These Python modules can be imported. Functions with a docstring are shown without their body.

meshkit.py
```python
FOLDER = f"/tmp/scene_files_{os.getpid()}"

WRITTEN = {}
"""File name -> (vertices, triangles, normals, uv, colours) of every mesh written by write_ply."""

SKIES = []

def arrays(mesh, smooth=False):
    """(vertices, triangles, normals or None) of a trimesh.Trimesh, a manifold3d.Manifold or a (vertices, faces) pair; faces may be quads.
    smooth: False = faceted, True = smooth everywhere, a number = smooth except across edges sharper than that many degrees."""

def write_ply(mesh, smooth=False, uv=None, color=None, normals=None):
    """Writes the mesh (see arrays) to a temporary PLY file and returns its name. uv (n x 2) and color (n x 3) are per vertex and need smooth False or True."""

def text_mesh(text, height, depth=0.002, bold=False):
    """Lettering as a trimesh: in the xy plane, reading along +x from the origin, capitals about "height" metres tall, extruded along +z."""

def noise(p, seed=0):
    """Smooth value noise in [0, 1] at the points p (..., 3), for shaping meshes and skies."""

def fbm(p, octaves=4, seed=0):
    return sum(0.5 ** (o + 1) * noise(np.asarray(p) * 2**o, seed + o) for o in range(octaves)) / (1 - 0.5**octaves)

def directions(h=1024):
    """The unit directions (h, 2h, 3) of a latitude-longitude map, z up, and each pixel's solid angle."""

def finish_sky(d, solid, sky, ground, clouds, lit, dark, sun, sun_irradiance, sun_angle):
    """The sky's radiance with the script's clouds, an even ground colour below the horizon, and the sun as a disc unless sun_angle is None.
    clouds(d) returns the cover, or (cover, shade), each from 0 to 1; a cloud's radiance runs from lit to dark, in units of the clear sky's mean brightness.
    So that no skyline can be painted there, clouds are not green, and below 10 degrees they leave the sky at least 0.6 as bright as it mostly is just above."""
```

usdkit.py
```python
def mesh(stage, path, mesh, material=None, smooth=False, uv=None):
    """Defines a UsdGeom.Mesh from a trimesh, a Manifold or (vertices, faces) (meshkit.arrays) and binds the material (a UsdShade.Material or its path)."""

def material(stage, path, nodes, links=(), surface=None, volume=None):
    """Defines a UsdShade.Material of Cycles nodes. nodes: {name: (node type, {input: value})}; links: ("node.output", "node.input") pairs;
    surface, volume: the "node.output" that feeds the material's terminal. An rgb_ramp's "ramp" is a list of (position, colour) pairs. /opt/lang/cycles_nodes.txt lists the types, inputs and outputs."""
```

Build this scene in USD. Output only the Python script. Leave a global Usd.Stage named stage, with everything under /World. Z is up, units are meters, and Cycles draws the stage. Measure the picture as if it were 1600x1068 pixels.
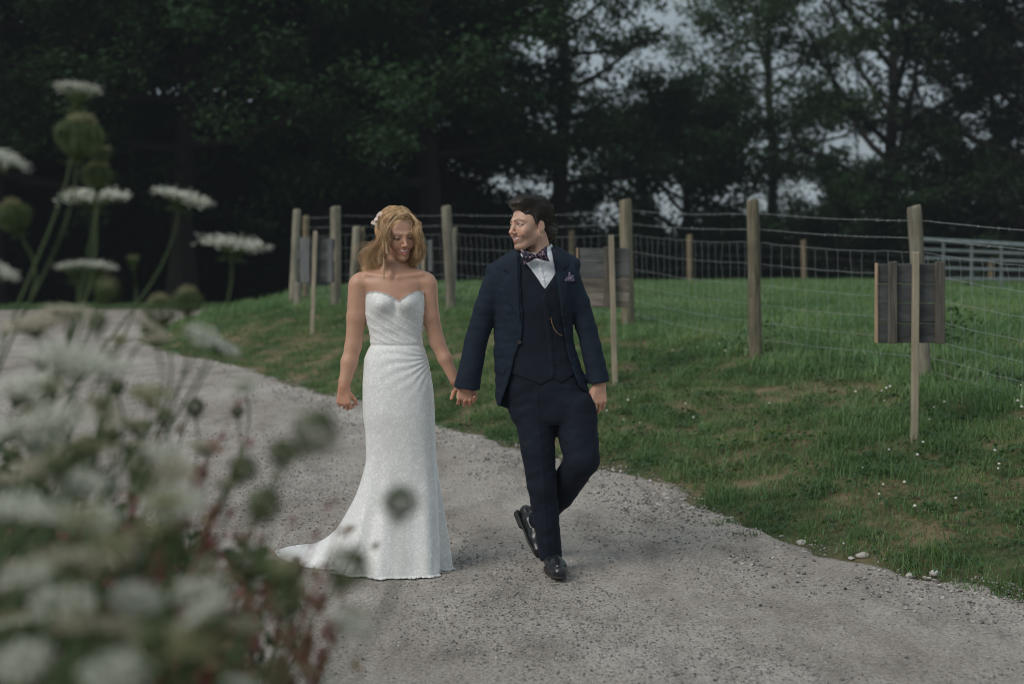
import math, random
import numpy as np, trimesh, usdkit, meshkit
from pxr import Usd, UsdGeom, UsdLux, UsdShade, Gf, Sdf, Vt

stage = Usd.Stage.CreateInMemory()
UsdGeom.SetStageUpAxis(stage, UsdGeom.Tokens.z)
UsdGeom.SetStageMetersPerUnit(stage, 1.0)
UsdGeom.Xform.Define(stage, '/World')
UsdGeom.Scope.Define(stage, '/World/Looks')

# ---------------------------------------------------------------- camera, sky, sun, exposure
EYE = 1.35
cam = UsdGeom.Camera.Define(stage, '/World/camera')
cam.CreateFocalLengthAttr(50.0)
cam.CreateHorizontalApertureAttr(36.0)
cam.CreateVerticalApertureAttr(36.0 * 683 / 1024)
cam.CreateVerticalApertureOffsetAttr(-84 / 1600 * 36.0)
cam.CreateFStopAttr(2.0)
cam.CreateFocusDistanceAttr(6.6)
cam.CreateClippingRangeAttr(Gf.Vec2f(0.05, 2000))
cam.CreateExposureAttr(EXPOSURE if 'EXPOSURE' in globals() else 0.0)
cam.AddTranslateOp().Set(Gf.Vec3d(0, 0, EYE))
cam.AddRotateXOp().Set(90.0)

SUN = np.array([-0.66, -0.56, 0.74]); SUN /= np.linalg.norm(SUN)
sky_mat = usdkit.material(stage, '/World/Looks/sky_overcast', {
    'sky': ('sky_texture', {'sky_type': 'single_scattering', 'sun_disc': False, 'sun_elevation': math.asin(SUN[2]), 'sun_rotation': math.atan2(SUN[0], SUN[1]), 'altitude': 100.0}),
    'tc': ('texture_coordinate', {}),
    'sep': ('separate_xyz', {}),
    'grad': ('map_range', {'from_min': -0.05, 'from_max': 1.0, 'to_min': 0.62, 'to_max': 1.75, 'clamp': True}),
    'map': ('mapping', {'scale': (1.6, 1.6, 4.0)}),
    'noise': ('noise_texture', {'scale': 1.7, 'detail': 5.0, 'roughness': 0.55}),
    'nr': ('map_range', {'from_min': 0.3, 'from_max': 0.7, 'to_min': 0.86, 'to_max': 1.14}),
    'mul': ('math', {'math_type': 'multiply'}),
    'comb': ('combine_xyz', {'x': 1.0, 'y': 1.0, 'z': 1.0}),
    'cloud': ('vector_math', {'math_type': 'scale', 'vector1': (4.05, 4.72, 5.05)}),
    'mix': ('mix', {'fac': 0.90}),
    'bg': ('background_shader', {'strength': 0.088}),
}, [('tc.generated', 'sep.vector'), ('sep.z', 'grad.value'), ('tc.generated', 'map.vector'), ('map.vector', 'noise.vector'),
    ('noise.fac', 'nr.value'), ('grad.result', 'mul.value1'), ('nr.result', 'mul.value2'), ('mul.value', 'cloud.scale'),
    ('sky.color', 'mix.color1'), ('cloud.vector', 'mix.color2'), ('mix.color', 'bg.color')], surface='bg.background')
dome = UsdLux.DomeLight.Define(stage, '/World/sky')
dome.CreateIntensityAttr(1.0)
UsdShade.MaterialBindingAPI.Apply(dome.GetPrim()).Bind(sky_mat)
dome.GetPrim().SetCustomDataByKey('kind', 'structure')

sun = UsdLux.DistantLight.Define(stage, '/World/sun')
sun.CreateIntensityAttr(0.56)
sun.CreateAngleAttr(30.0)
sun.CreateNormalizeAttr(True)
sun.CreateColorAttr(Gf.Vec3f(1.0, 0.955, 0.90))
_d = Gf.Vec3d(*[float(-c) for c in SUN])
_rot = Gf.Rotation(Gf.Vec3d(0, 0, -1), _d)
sun.AddOrientOp(UsdGeom.XformOp.PrecisionDouble).Set(Gf.Quatd(_rot.GetQuat()))
sun.GetPrim().SetCustomDataByKey('kind', 'structure')

# ---------------------------------------------------------------- helpers
FPX = 50.0 / 36.0 * 1600          # the photograph's focal length in its own pixels
_used = {}
def path_for(name, parent=None):
    base = (str(parent.GetPath()) if parent is not None else '/World') + '/' + name
    n = _used.get(base, 0); _used[base] = n + 1
    return base if n == 0 else f'{base}_{n:03d}'
def tag(p, label=None, cat=None, group=None, kind=None):
    p = p.GetPrim() if hasattr(p, 'GetPrim') else p
    for k, v in (('label', label), ('category', cat), ('group', group), ('kind', kind)):
        if v: p.SetCustomDataByKey(k, v)
    return p
def obj(name, mesh, mat, parent=None, smooth=False, label=None, kind=None, color=None):
    """One Mesh prim; color: one rgb per vertex, kept as the primvar 'tint'."""
    if color is not None: smooth = True
    m = usdkit.mesh(stage, path_for(name, parent), mesh, mat, smooth)
    if color is not None:
        UsdGeom.PrimvarsAPI(m).CreatePrimvar('tint', Sdf.ValueTypeNames.Color3fArray, 'vertex').Set(Vt.Vec3fArray.FromNumpy(np.asarray(color, np.float32)))
    return tag(m.GetPrim(), label=label, kind=kind)
def thing(name, label, cat, loc=(0, 0, 0), rotz=0.0, group=None, scale=None):
    x = UsdGeom.Xform.Define(stage, path_for(name))
    x.AddTranslateOp().Set(Gf.Vec3d(*map(float, loc)))
    if rotz: x.AddRotateZOp().Set(math.degrees(rotz))
    if scale is not None: x.AddScaleOp().Set(Gf.Vec3f(float(scale), float(scale), float(scale)))
    return tag(x.GetPrim(), label, cat, group)
def copy_of(src, name, label, loc, rotz=0.0, group=None, scale=1.0, cat=None):
    x = UsdGeom.Xform.Define(stage, path_for(name))
    x.GetPrim().GetReferences().AddInternalReference(src.GetPath())
    x.ClearXformOpOrder()
    for a in ('xformOp:translate', 'xformOp:rotateZ', 'xformOp:scale'):
        pass
    x.GetTranslateOp() if False else None
    ops = []
    t = x.AddTranslateOp(opSuffix='at'); t.Set(Gf.Vec3d(*map(float, loc)))
    r = x.AddRotateZOp(opSuffix='turn'); r.Set(math.degrees(rotz))
    s = x.AddScaleOp(opSuffix='size'); s.Set(Gf.Vec3f(float(scale), float(scale), float(scale)))
    x.SetXformOpOrder([t, r, s])
    x.GetPrim().SetInstanceable(True)
    return tag(x.GetPrim(), label, cat or src.GetCustomDataByKey('category'), group)
def instancer(name, protos, pos, quat, scale, idx, label, cat, kind='stuff'):
    """pos (n,3), quat (n,4: w,x,y,z), scale (n,) or (n,3); protos: list of (mesh, material)."""
    p = UsdGeom.PointInstancer.Define(stage, path_for(name))
    rel = p.CreatePrototypesRel()
    for k, (me, mat) in enumerate(protos):
        m = usdkit.mesh(stage, f'{p.GetPath()}/kind_{k:03d}', me, mat, False)
        rel.AddTarget(m.GetPath())
    pos = np.asarray(pos, np.float32); n = len(pos)
    scale = np.asarray(scale, np.float32)
    if scale.ndim == 1: scale = np.repeat(scale[:, None], 3, 1)
    p.CreatePositionsAttr(Vt.Vec3fArray.FromNumpy(pos))
    p.CreateScalesAttr(Vt.Vec3fArray.FromNumpy(np.ascontiguousarray(scale)))
    q = np.asarray(quat, np.float32)
    p.CreateOrientationsAttr(Vt.QuathArray([Gf.Quath(float(a), float(b), float(c), float(d)) for a, b, c, d in q]))
    p.CreateProtoIndicesAttr(Vt.IntArray.FromNumpy(np.asarray(idx, np.int32)))
    return tag(p.GetPrim(), label, cat, kind=kind)
def quat_z(a):
    a = np.asarray(a); return np.stack([np.cos(a / 2), 0 * a, 0 * a, np.sin(a / 2)], 1)
def quat_rand(rng, n):
    q = rng.normal(size=(n, 4)); return q / np.linalg.norm(q, axis=1, keepdims=True)

class MB:
    """Collects triangles of one mesh."""
    def __init__(s): s.v, s.f, s.c, s.n = [], [], [], 0
    def add(s, v, f, col=None):
        v = np.asarray(v, float); f = np.asarray(f, int)
        if f.shape[1] == 4: f = np.vstack([f[:, [0, 1, 2]], f[:, [0, 2, 3]]])
        s.v.append(v); s.f.append(f + s.n); s.n += len(v)
        s.c.append(np.broadcast_to(np.asarray(col if col is not None else (1, 1, 1), float), (len(v), 3)))
        return s
    def get(s): return np.vstack(s.v), np.vstack(s.f)
    def col(s): return np.vstack(s.c)

def tube(points, radii, sides=6, cap=True):
    p = np.asarray(points, float)
    t = np.gradient(p, axis=0); t /= np.linalg.norm(t, axis=1, keepdims=True) + 1e-12
    ref = np.array([0, 0, 1.0]) if abs(t[:, 2]).mean() < 0.8 else np.array([1.0, 0, 0])
    a = np.cross(t, ref); a /= np.linalg.norm(a, axis=1, keepdims=True) + 1e-12
    b = np.cross(t, a); ang = np.arange(sides) * 2 * np.pi / sides
    v = p[:, None] + np.broadcast_to(radii, (len(p),))[:, None, None] * (np.cos(ang)[None, :, None] * a[:, None] + np.sin(ang)[None, :, None] * b[:, None])
    i, j = np.meshgrid(np.arange(len(p) - 1), np.arange(sides), indexing='ij')
    q = np.stack([i * sides + j, i * sides + (j + 1) % sides, (i + 1) * sides + (j + 1) % sides, (i + 1) * sides + j], -1).reshape(-1, 4)
    v = v.reshape(-1, 3); f = np.vstack([q[:, [0, 2, 1]], q[:, [0, 3, 2]]])
    if cap:
        n = len(v); v = np.vstack([v, p[0], p[-1]]); m = (len(p) - 1) * sides; k = np.arange(sides)
        f = np.vstack([f, np.stack([np.full(sides, n), k, (k + 1) % sides], 1), np.stack([np.full(sides, n + 1), m + (k + 1) % sides, m + k], 1)])
    return v, f

def board(size, bevel=0.004, seed=0, wob=0.0):
    """A sawn board centred on the origin with eased edges and, if wob, uneven faces."""
    sx, sy, sz = np.asarray(size, float) / 2; b = min(bevel, sx * .4, sy * .4, sz * .4)
    import manifold3d
    pts = np.array([[x * (sx - (b if k != 0 else 0)), y * (sy - (b if k != 1 else 0)), z * (sz - (b if k != 2 else 0))]
                    for x in (-1, 1) for y in (-1, 1) for z in (-1, 1) for k in range(3)])
    h = trimesh.convex.convex_hull(pts)
    v, f = np.array(h.vertices), np.array(h.faces)
    if wob: v = v + (np.random.default_rng(seed).random(v.shape) - .5) * wob
    return v, f
def rotz(v, a):
    c, s = math.cos(a), math.sin(a); v = np.asarray(v, float); return np.stack([v[:, 0] * c - v[:, 1] * s, v[:, 0] * s + v[:, 1] * c, v[:, 2]], 1)
def rot_axis(axis, a):
    axis = np.asarray(axis, float) / np.linalg.norm(axis); K = np.array([[0, -axis[2], axis[1]], [axis[2], 0, -axis[0]], [-axis[1], axis[0], 0]])
    return np.eye(3) + math.sin(a) * K + (1 - math.cos(a)) * K @ K
def frame_to(dirv):
    """Rotation matrix whose third column is dirv."""
    w = np.asarray(dirv, float) / np.linalg.norm(dirv); u = np.cross([0, 0, 1.0] if abs(w[2]) < .9 else [1.0, 0, 0], w); u /= np.linalg.norm(u)
    return np.stack([u, np.cross(w, u), w], 1)

# ---------------------------------------------------------------- terrain
EDGE = np.array([(4.6, -6), (4.0, 0), (3.45, 3), (2.72, 5), (2.28, 5.95), (1.93, 6.55), (1.57, 7.05), (0.647, 9.58), (-0.646, 11.96), (-3.02, 16.8), (-4.77, 19.6), (-5.75, 22.2), (-6.0, 25), (-5.2, 28.5), (-3.0, 31.5), (2, 33)], float)
LEDGE = np.array([(0.6, -6), (0.0, 0), (-0.35, 2.6), (-0.85, 4.4), (-1.9, 6.6), (-4.2, 10), (-7.5, 15), (-12, 22), (-15, 33)], float)
def signed(poly, x, y):
    """Distance to the polyline, positive to its right."""
    x = np.asarray(x, float); y = np.asarray(y, float); best = np.full(x.shape, 1e9); sg = np.ones(x.shape)
    for (ax, ay), (bx, by) in zip(poly[:-1], poly[1:]):
        dx, dy = bx - ax, by - ay; t = np.clip(((x - ax) * dx + (y - ay) * dy) / (dx * dx + dy * dy), 0, 1)
        d = np.hypot(x - ax - t * dx, y - ay - t * dy); side = np.where((x - ax) * dy - (y - ay) * dx >= 0, 1.0, -1.0)
        m = d < best - 1e-9; best = np.where(m, d, best); sg = np.where(m, side, sg)
    return best * sg
def zroad(y):
    y = np.asarray(y, float)
    z = np.interp(y, [-50, 3.5, 5.5, 6.6, 9, 30, 34, 60], [-0.05, -0.05, -0.03, 0.0, 0.086, 0.842, 0.90, 0.98])
    return z
def H(x, y):
    x, y = np.broadcast_arrays(np.asarray(x, float), np.asarray(y, float))
    s = np.maximum(signed(EDGE, x, y), 0); sl = np.maximum(-signed(LEDGE, x, y), 0)
    zr = (zroad(y - .5) + zroad(y) + zroad(y + .5)) / 3
    lump = meshkit.fbm(np.stack([x * .55, y * .55, 0 * x], -1), 3, 5) - .5
    fine = meshkit.fbm(np.stack([x * 2.3, y * 2.3, 0 * x + 7], -1), 3, 9) - .5
    bank = .70 * (1 - np.exp(-(s / 1.7) ** 1.25)) + np.minimum(s, 1) * (.16 * lump + .07 * fine)
    verge = .40 * (1 - np.exp(-(sl / .7) ** 1.4)) * np.clip((14 - y) / 5, 0.1, 1) + np.minimum(sl, 1) * .12 * lump
    z = zr + bank + verge
    k = 9.0
    z = -np.log(np.exp(-k * z) + np.exp(-k * 1.46)) / k
    rut = .03 * (meshkit.fbm(np.stack([x * .9, y * .5, 0 * x + 3], -1), 3, 21) - .5) * (s <= 0)
    return z + rut
def hit(px, py):
    """Where the ray through a pixel of the photograph meets the ground."""
    d = np.concatenate([np.arange(2.0, 12, .01), np.arange(12, 60, .03)])
    x = (px - 800) * d / FPX; z = EYE - (py - 450) * d / FPX
    g = z - H(x, d); k = np.argmax(g < 0) if (g < 0).any() else len(d) - 1
    return np.array([x[k], d[k], float(H(x[k], d[k]))])
def at(px, py, d):
    return np.array([(px - 800) * d / FPX, d, EYE - (py - 450) * d / FPX])

def M(name, nodes, links, surface='p.BSDF'):
    return usdkit.material(stage, '/World/Looks/' + name, nodes, links, surface=surface)

mat_soil = M('turf_soil', {
    'g': ('geometry', {}), 'n1': ('noise_texture', {'scale': 1.3, 'detail': 6.0, 'roughness': .65}), 'n2': ('noise_texture', {'scale': 26.0, 'detail': 5.0, 'roughness': .7}),
    'r1': ('rgb_ramp', {'ramp': [(0.0, (.042, .068, .028)), (.40, (.055, .080, .032)), (.50, (.12, .105, .055)), (.60, (.20, .155, .095)), (1.0, (.21, .16, .105))]}),
    'r2': ('rgb_ramp', {'ramp': [(.25, (.45, .45, .45)), (.75, (1.35, 1.35, 1.3))]}),
    'm': ('mix', {'mix_type': 'multiply', 'fac': 1.0}), 'b': ('bump', {'strength': .9, 'distance': .03}), 'p': ('principled_bsdf', {'roughness': .95, 'specular_ior_level': .2})},
    [('g.position', 'n1.vector'), ('g.position', 'n2.vector'), ('n1.fac', 'r1.fac'), ('n2.fac', 'r2.fac'), ('r1.color', 'm.color1'), ('r2.color', 'm.color2'), ('m.color', 'p.base_color'),
     ('n2.fac', 'b.height'), ('b.normal', 'p.normal')])
mat_gravel = M('gravel', {
    'g': ('geometry', {}), 'n1': ('noise_texture', {'scale': .55, 'detail': 7.0, 'roughness': .62}), 'n2': ('noise_texture', {'scale': 55.0, 'detail': 6.0, 'roughness': .75}),
    'mp': ('mapping', {'scale': (1.0, .35, 1.0), 'rotation': (0, 0, .35)}), 'n3': ('noise_texture', {'scale': 4.5, 'detail': 6.0, 'roughness': .65}),
    'v': ('voronoi_texture', {'scale': 95.0, 'randomness': 1.0}), 'vr': ('rgb_ramp', {'ramp': [(0.0, (1.12, 1.1, 1.08)), (.55, (1, 1, 1)), (.85, (.62, .61, .60))]}),
    'r1': ('rgb_ramp', {'ramp': [(.28, (.245, .218, .195)), (.5, (.340, .310, .282)), (.72, (.430, .403, .375))]}),
    'r2': ('rgb_ramp', {'ramp': [(.33, (.46, .45, .44)), (.45, (.88, .87, .86)), (.70, (1.32, 1.32, 1.32))]}),
    'r3': ('rgb_ramp', {'ramp': [(.32, (.60, .585, .57)), (.5, (.98, .97, .96)), (.68, (1.15, 1.15, 1.14))]}),
    'm': ('mix', {'mix_type': 'multiply', 'fac': 1.0}), 'm2': ('mix', {'mix_type': 'multiply', 'fac': .8}), 'm3': ('mix', {'mix_type': 'multiply', 'fac': .8}),
    'b': ('bump', {'strength': .8, 'distance': .012}), 'b2': ('bump', {'strength': .5, 'distance': .008}), 'p': ('principled_bsdf', {'roughness': .92, 'specular_ior_level': .25})},
    [('g.position', 'n1.vector'), ('g.position', 'n2.vector'), ('g.position', 'v.vector'), ('g.position', 'mp.vector'), ('mp.vector', 'n3.vector'), ('n1.fac', 'r1.fac'), ('n2.fac', 'r2.fac'), ('n3.fac', 'r3.fac'),
     ('v.distance', 'vr.fac'), ('r1.color', 'm.color1'), ('r2.color', 'm.color2'), ('m.color', 'm2.color1'), ('vr.color', 'm2.color2'), ('m2.color', 'm3.color1'), ('r3.color', 'm3.color2'),
     ('m3.color', 'p.base_color'), ('n2.fac', 'b.height'), ('v.distance', 'b2.height'), ('b.normal', 'b2.normal'), ('b2.normal', 'p.normal')])

def sheet(xs, ys, dz=0.0, keep=None):
    X, Y = np.meshgrid(xs, ys, indexing='ij'); Z = H(X, Y) + dz
    v = np.stack([X, Y, Z], -1).reshape(-1, 3); ny = len(ys)
    i, j = np.meshgrid(np.arange(len(xs) - 1), np.arange(ny - 1), indexing='ij')
    q = np.stack([i * ny + j, (i + 1) * ny + j, (i + 1) * ny + j + 1, i * ny + j + 1], -1).reshape(-1, 4)
    return v, q
gx = np.concatenate([np.arange(-150, -16, 6.0), np.arange(-16, -7, .5), np.arange(-7, 6, .09), np.arange(6, 16, .5), np.arange(16, 151, 6.0)])
gy = np.concatenate([np.arange(-60, -2, 4.0), np.arange(-2, 3, .35), np.arange(3, 15, .09), np.arange(15, 36, .16), np.arange(36, 60, 2.0), np.arange(60, 301, 12.0)])
g = obj('ground', sheet(gx, gy), mat_soil, smooth=True); tag(g, kind='structure')

def gravel_track():
    """A strip between the two edges, both edges ragged."""
    us = np.linspace(0, 1, 90); ys = np.concatenate([np.arange(-5, 3, .4), np.arange(3, 16, .06), np.arange(16, 33.5, .15)])
    # edge x at each y (right edge only up to the bend)
    re = np.interp(ys, EDGE[:13, 1], EDGE[:13, 0]); le = np.interp(ys, LEDGE[:, 1], LEDGE[:, 0])
    far = ys > 25; re = np.where(far, np.interp(ys, [25, 28.5, 31.5, 33.5], [-6.0, -5.2, -3.0, 3.0]), re)
    n = meshkit.fbm(np.stack([ys * 1.6, 0 * ys, 0 * ys], -1), 4, 31) - .5; n2 = meshkit.fbm(np.stack([ys * 1.3, 0 * ys + 9, 0 * ys], -1), 4, 37) - .5
    n3 = meshkit.fbm(np.stack([ys * 5.5, 0 * ys + 4, 0 * ys], -1), 3, 41) - .5; re = re + .42 * n + .20 * n3; le = le + .5 * n2
    X = le[:, None] + (re - le)[:, None] * us[None, :]; Y = np.repeat(ys[:, None], len(us), 1)
    fine = meshkit.fbm(np.stack([X * 9, Y * 9, 0 * X], -1), 3, 77) - .5
    edge = np.minimum(us, 1 - us)[None, :] < 1e-6
    Z = H(X, Y) + .014 + .010 * fine - edge * .035
    v = np.stack([X, Y, Z], -1).reshape(-1, 3); m = len(us)
    i, j = np.meshgrid(np.arange(len(ys) - 1), np.arange(m - 1), indexing='ij')
    q = np.stack([i * m + j, i * m + j + 1, (i + 1) * m + j + 1, (i + 1) * m + j], -1).reshape(-1, 4)
    return v, q
t = obj('gravel_track', gravel_track(), mat_gravel, smooth=True); tag(t, kind='structure')
# ---------------------------------------------------------------- trees
mat_bark = M('bark', {'g': ('geometry', {}), 'mp': ('mapping', {'scale': (6, 6, 1.2)}), 'n': ('noise_texture', {'scale': 3.0, 'detail': 6.0, 'roughness': .7}),
    'r': ('rgb_ramp', {'ramp': [(.3, (.010, .009, .008)), (.7, (.032, .028, .024))]}), 'b': ('bump', {'strength': .8, 'distance': .04}), 'p': ('principled_bsdf', {'roughness': .95, 'specular_ior_level': .2})},
    [('g.position', 'mp.vector'), ('mp.vector', 'n.vector'), ('n.fac', 'r.fac'), ('r.color', 'p.base_color'), ('n.fac', 'b.height'), ('b.normal', 'p.normal')])
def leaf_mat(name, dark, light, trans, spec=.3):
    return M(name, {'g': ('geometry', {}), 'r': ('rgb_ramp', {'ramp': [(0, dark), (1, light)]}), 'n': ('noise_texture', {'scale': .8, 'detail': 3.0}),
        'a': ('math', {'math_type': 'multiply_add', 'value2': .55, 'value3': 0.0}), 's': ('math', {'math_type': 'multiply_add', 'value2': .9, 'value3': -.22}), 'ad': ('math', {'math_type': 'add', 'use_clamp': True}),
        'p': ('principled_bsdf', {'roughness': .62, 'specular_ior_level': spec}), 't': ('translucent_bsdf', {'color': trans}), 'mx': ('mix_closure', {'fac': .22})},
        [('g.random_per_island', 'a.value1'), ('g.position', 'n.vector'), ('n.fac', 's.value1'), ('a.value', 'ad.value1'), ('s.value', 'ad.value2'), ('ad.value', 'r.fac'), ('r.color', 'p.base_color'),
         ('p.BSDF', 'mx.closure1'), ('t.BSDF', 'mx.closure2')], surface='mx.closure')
mat_leaf_dark = leaf_mat('leaf_dark', (.009, .024, .010), (.052, .105, .040), (.03, .065, .015), .14)
mat_leaf_mid = leaf_mat('leaf_mid', (.014, .030, .012), (.066, .120, .042), (.04, .08, .018), .14)
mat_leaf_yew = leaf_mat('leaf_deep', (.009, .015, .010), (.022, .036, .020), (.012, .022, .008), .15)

def leaf_quads(rng, centers, size, flat=.55):
    """Bent leaf quads (two triangles each) round the given points."""
    n = len(centers)
    nrm = rng.normal(size=(n, 3)); nrm[:, 2] = np.abs(nrm[:, 2]) + flat; nrm /= np.linalg.norm(nrm, axis=1, keepdims=True)
    u = np.cross(nrm, rng.normal(size=(n, 3))); u /= np.linalg.norm(u, axis=1, keepdims=True); w = np.cross(nrm, u)
    s = (size * (.6 + .8 * rng.random(n)))[:, None]
    a = centers - u * s * .5; c = centers + u * s * .5 - nrm * s * .12; b = centers + w * s * .3 + nrm * s * .05; d = centers - w * s * .3 + nrm * s * .05
    v = np.stack([a, b, c, d], 1).reshape(-1, 3); k = np.arange(n)[:, None] * 4
    return v, np.vstack([k + np.array([[0, 1, 3]]), k + np.array([[1, 2, 3]])])

def grow(seed, height, r0, base, limbs, spread, rise, leaves, size, sigma, sub=6, lean=0.0, top=1.0, fork=0, clump=1.6, droop=0.0):
    """(wood mesh, leaf mesh) of one tree standing at the origin."""
    rng = np.random.default_rng(seed); wood = MB(); tips = []
    n = 9; t = np.linspace(0, 1, n)
    trunk = np.stack([np.cumsum(rng.normal(0, .012 * height, n)) * t + lean * t * height, np.cumsum(rng.normal(0, .012 * height, n)) * t, t * height * top - .1], 1)
    rad = r0 * (1 - t) ** .75 + .02; rad[0] *= 1.35
    wood.add(*tube(trunk, rad, 8))
    def at_t(q): return np.array([np.interp(q, t, trunk[:, k]) for k in range(3)]), float(np.interp(q, t, rad))
    for i in range(limbs):
        q = base + (0.98 - base) * ((i + rng.random() * .8) / limbs) ** (1.0 if not fork else 1.3)
        p, r = at_t(q); az = i * 2.399963 + rng.normal(0, .35); rel = (q - base) / (1 - base)
        L = spread * (.55 + .75 * math.sin(min(1, rel * .9 + .22) * math.pi)) * (.75 + .5 * rng.random())
        el = rise + .5 * rel + rng.normal(0, .12)
        m = 7; tt = np.linspace(0, 1, m)
        d = np.array([math.cos(az) * math.cos(el), math.sin(az) * math.cos(el), math.sin(el)])
        pts = p + d * (tt * L)[:, None] + np.array([0, 0, 1.0]) * ((.22 - droop) * L * tt ** 2)[:, None] + np.cumsum(rng.normal(0, .035 * L, (m, 3)), 0) * tt[:, None]
        rr = r * (.52 if fork else .42) * (1 - tt) ** .8 + .012
        wood.add(*tube(pts, rr, 6, False))
        for k in range(sub):
            w = .25 + .75 * (k + rng.random()) / sub; b = np.array([np.interp(w, tt, pts[:, c]) for c in range(3)])
            dd = d + rng.normal(0, .75, 3); dd /= np.linalg.norm(dd); l2 = L * (.24 + .25 * rng.random())
            s4 = np.linspace(0, 1, 5); p2 = b + dd * (s4 * l2)[:, None] + np.array([0, 0, (.15 - droop) * l2]) * (s4 ** 2)[:, None] + np.cumsum(rng.normal(0, .05 * l2, (5, 3)), 0) * s4[:, None]
            wood.add(*tube(p2, float(np.interp(w, tt, rr)) * .5 * (1 - s4) + .008, 4, False))
            tips.append(p2)
    tw = np.concatenate([p[1:] for p in tips]); per = rng.gamma(clump, 1.0, len(tw)); per /= per.sum()
    pick = rng.choice(len(tw), leaves, p=per)
    c = tw[pick] + rng.normal(0, sigma, (leaves, 3)) * np.array([1, 1, .6])
    return wood.get(), leaf_quads(rng, c, size)

def tree(name, label, seed, loc, mat, rot=0.0, group=None, **kw):
    w, l = grow(seed, **kw)
    x = thing(name, label, 'tree', loc, rot, group)
    obj('trunk', w, mat_bark, x, smooth=40); obj('crown', l, mat, x)
    return x
def on(px, d, dz=-.05):
    x = (px - 800) * d / FPX; return np.array([x, d, float(H(x, d)) + dz])

oak_kw = dict(height=13.0, r0=.34, base=.24, limbs=22, spread=4.6, rise=.05, leaves=46000, size=.17, sigma=.34, sub=7, droop=.12)
oak = tree('broadleaf_tree', 'dense dark broadleaf tree filling the top left corner of the wood', 11, on(-20, 34), mat_leaf_dark, .3, **oak_kw)
oak2_kw = dict(height=12.0, r0=.32, base=.27, limbs=20, spread=4.2, rise=.0, leaves=42000, size=.17, sigma=.32, sub=7, droop=.16)
oak2 = tree('broadleaf_tree', 'dark broadleaf tree with drooping lit sprays above the tall white flower heads', 12, on(285, 35), mat_leaf_dark, 1.0, **oak2_kw)
copy_of(oak, 'broadleaf_tree', 'dense broadleaf tree whose crown hangs above the bride', on(505, 36), 2.3, scale=.98)
copy_of(oak2, 'broadleaf_tree', 'broadleaf tree closing the right end of the unbroken dark wood', on(672, 37.5), 4.0, scale=1.02)
airy = tree('slender_tree', 'slender straight-trunked tree standing out against the sky above the groom', 21, on(877, 43), mat_leaf_mid, .8,
    height=13.5, r0=.26, base=.20, limbs=28, spread=2.7, rise=-.05, clump=.42, leaves=21000, size=.17, sigma=.26, sub=6, droop=.10)
round_ = tree('bushy_tree', 'bushy low dark tree on the skyline right of the groom', 31, on(1075, 46), mat_leaf_dark, .5,
    height=6.1, r0=.20, base=.05, limbs=26, spread=3.0, rise=.1, leaves=36000, size=.18, sigma=.30, sub=6)
tree('spreading_tree', 'tall tree with bare forking limbs showing against the pale sky at upper right', 41, on(1390, 44), mat_leaf_mid, 2.2,
    height=12.5, r0=.23, base=.22, limbs=20, spread=5.0, rise=.40, clump=.38, leaves=19000, size=.17, sigma=.34, sub=7, fork=1)
tree('bright_tree', 'mid green tree whose crown hangs from the top edge right of centre', 51, on(1205, 50), mat_leaf_mid, 1.2,
    height=14.5, r0=.20, base=.30, limbs=26, spread=3.0, rise=.15, clump=.42, leaves=21000, size=.18, sigma=.40, sub=6)
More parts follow.
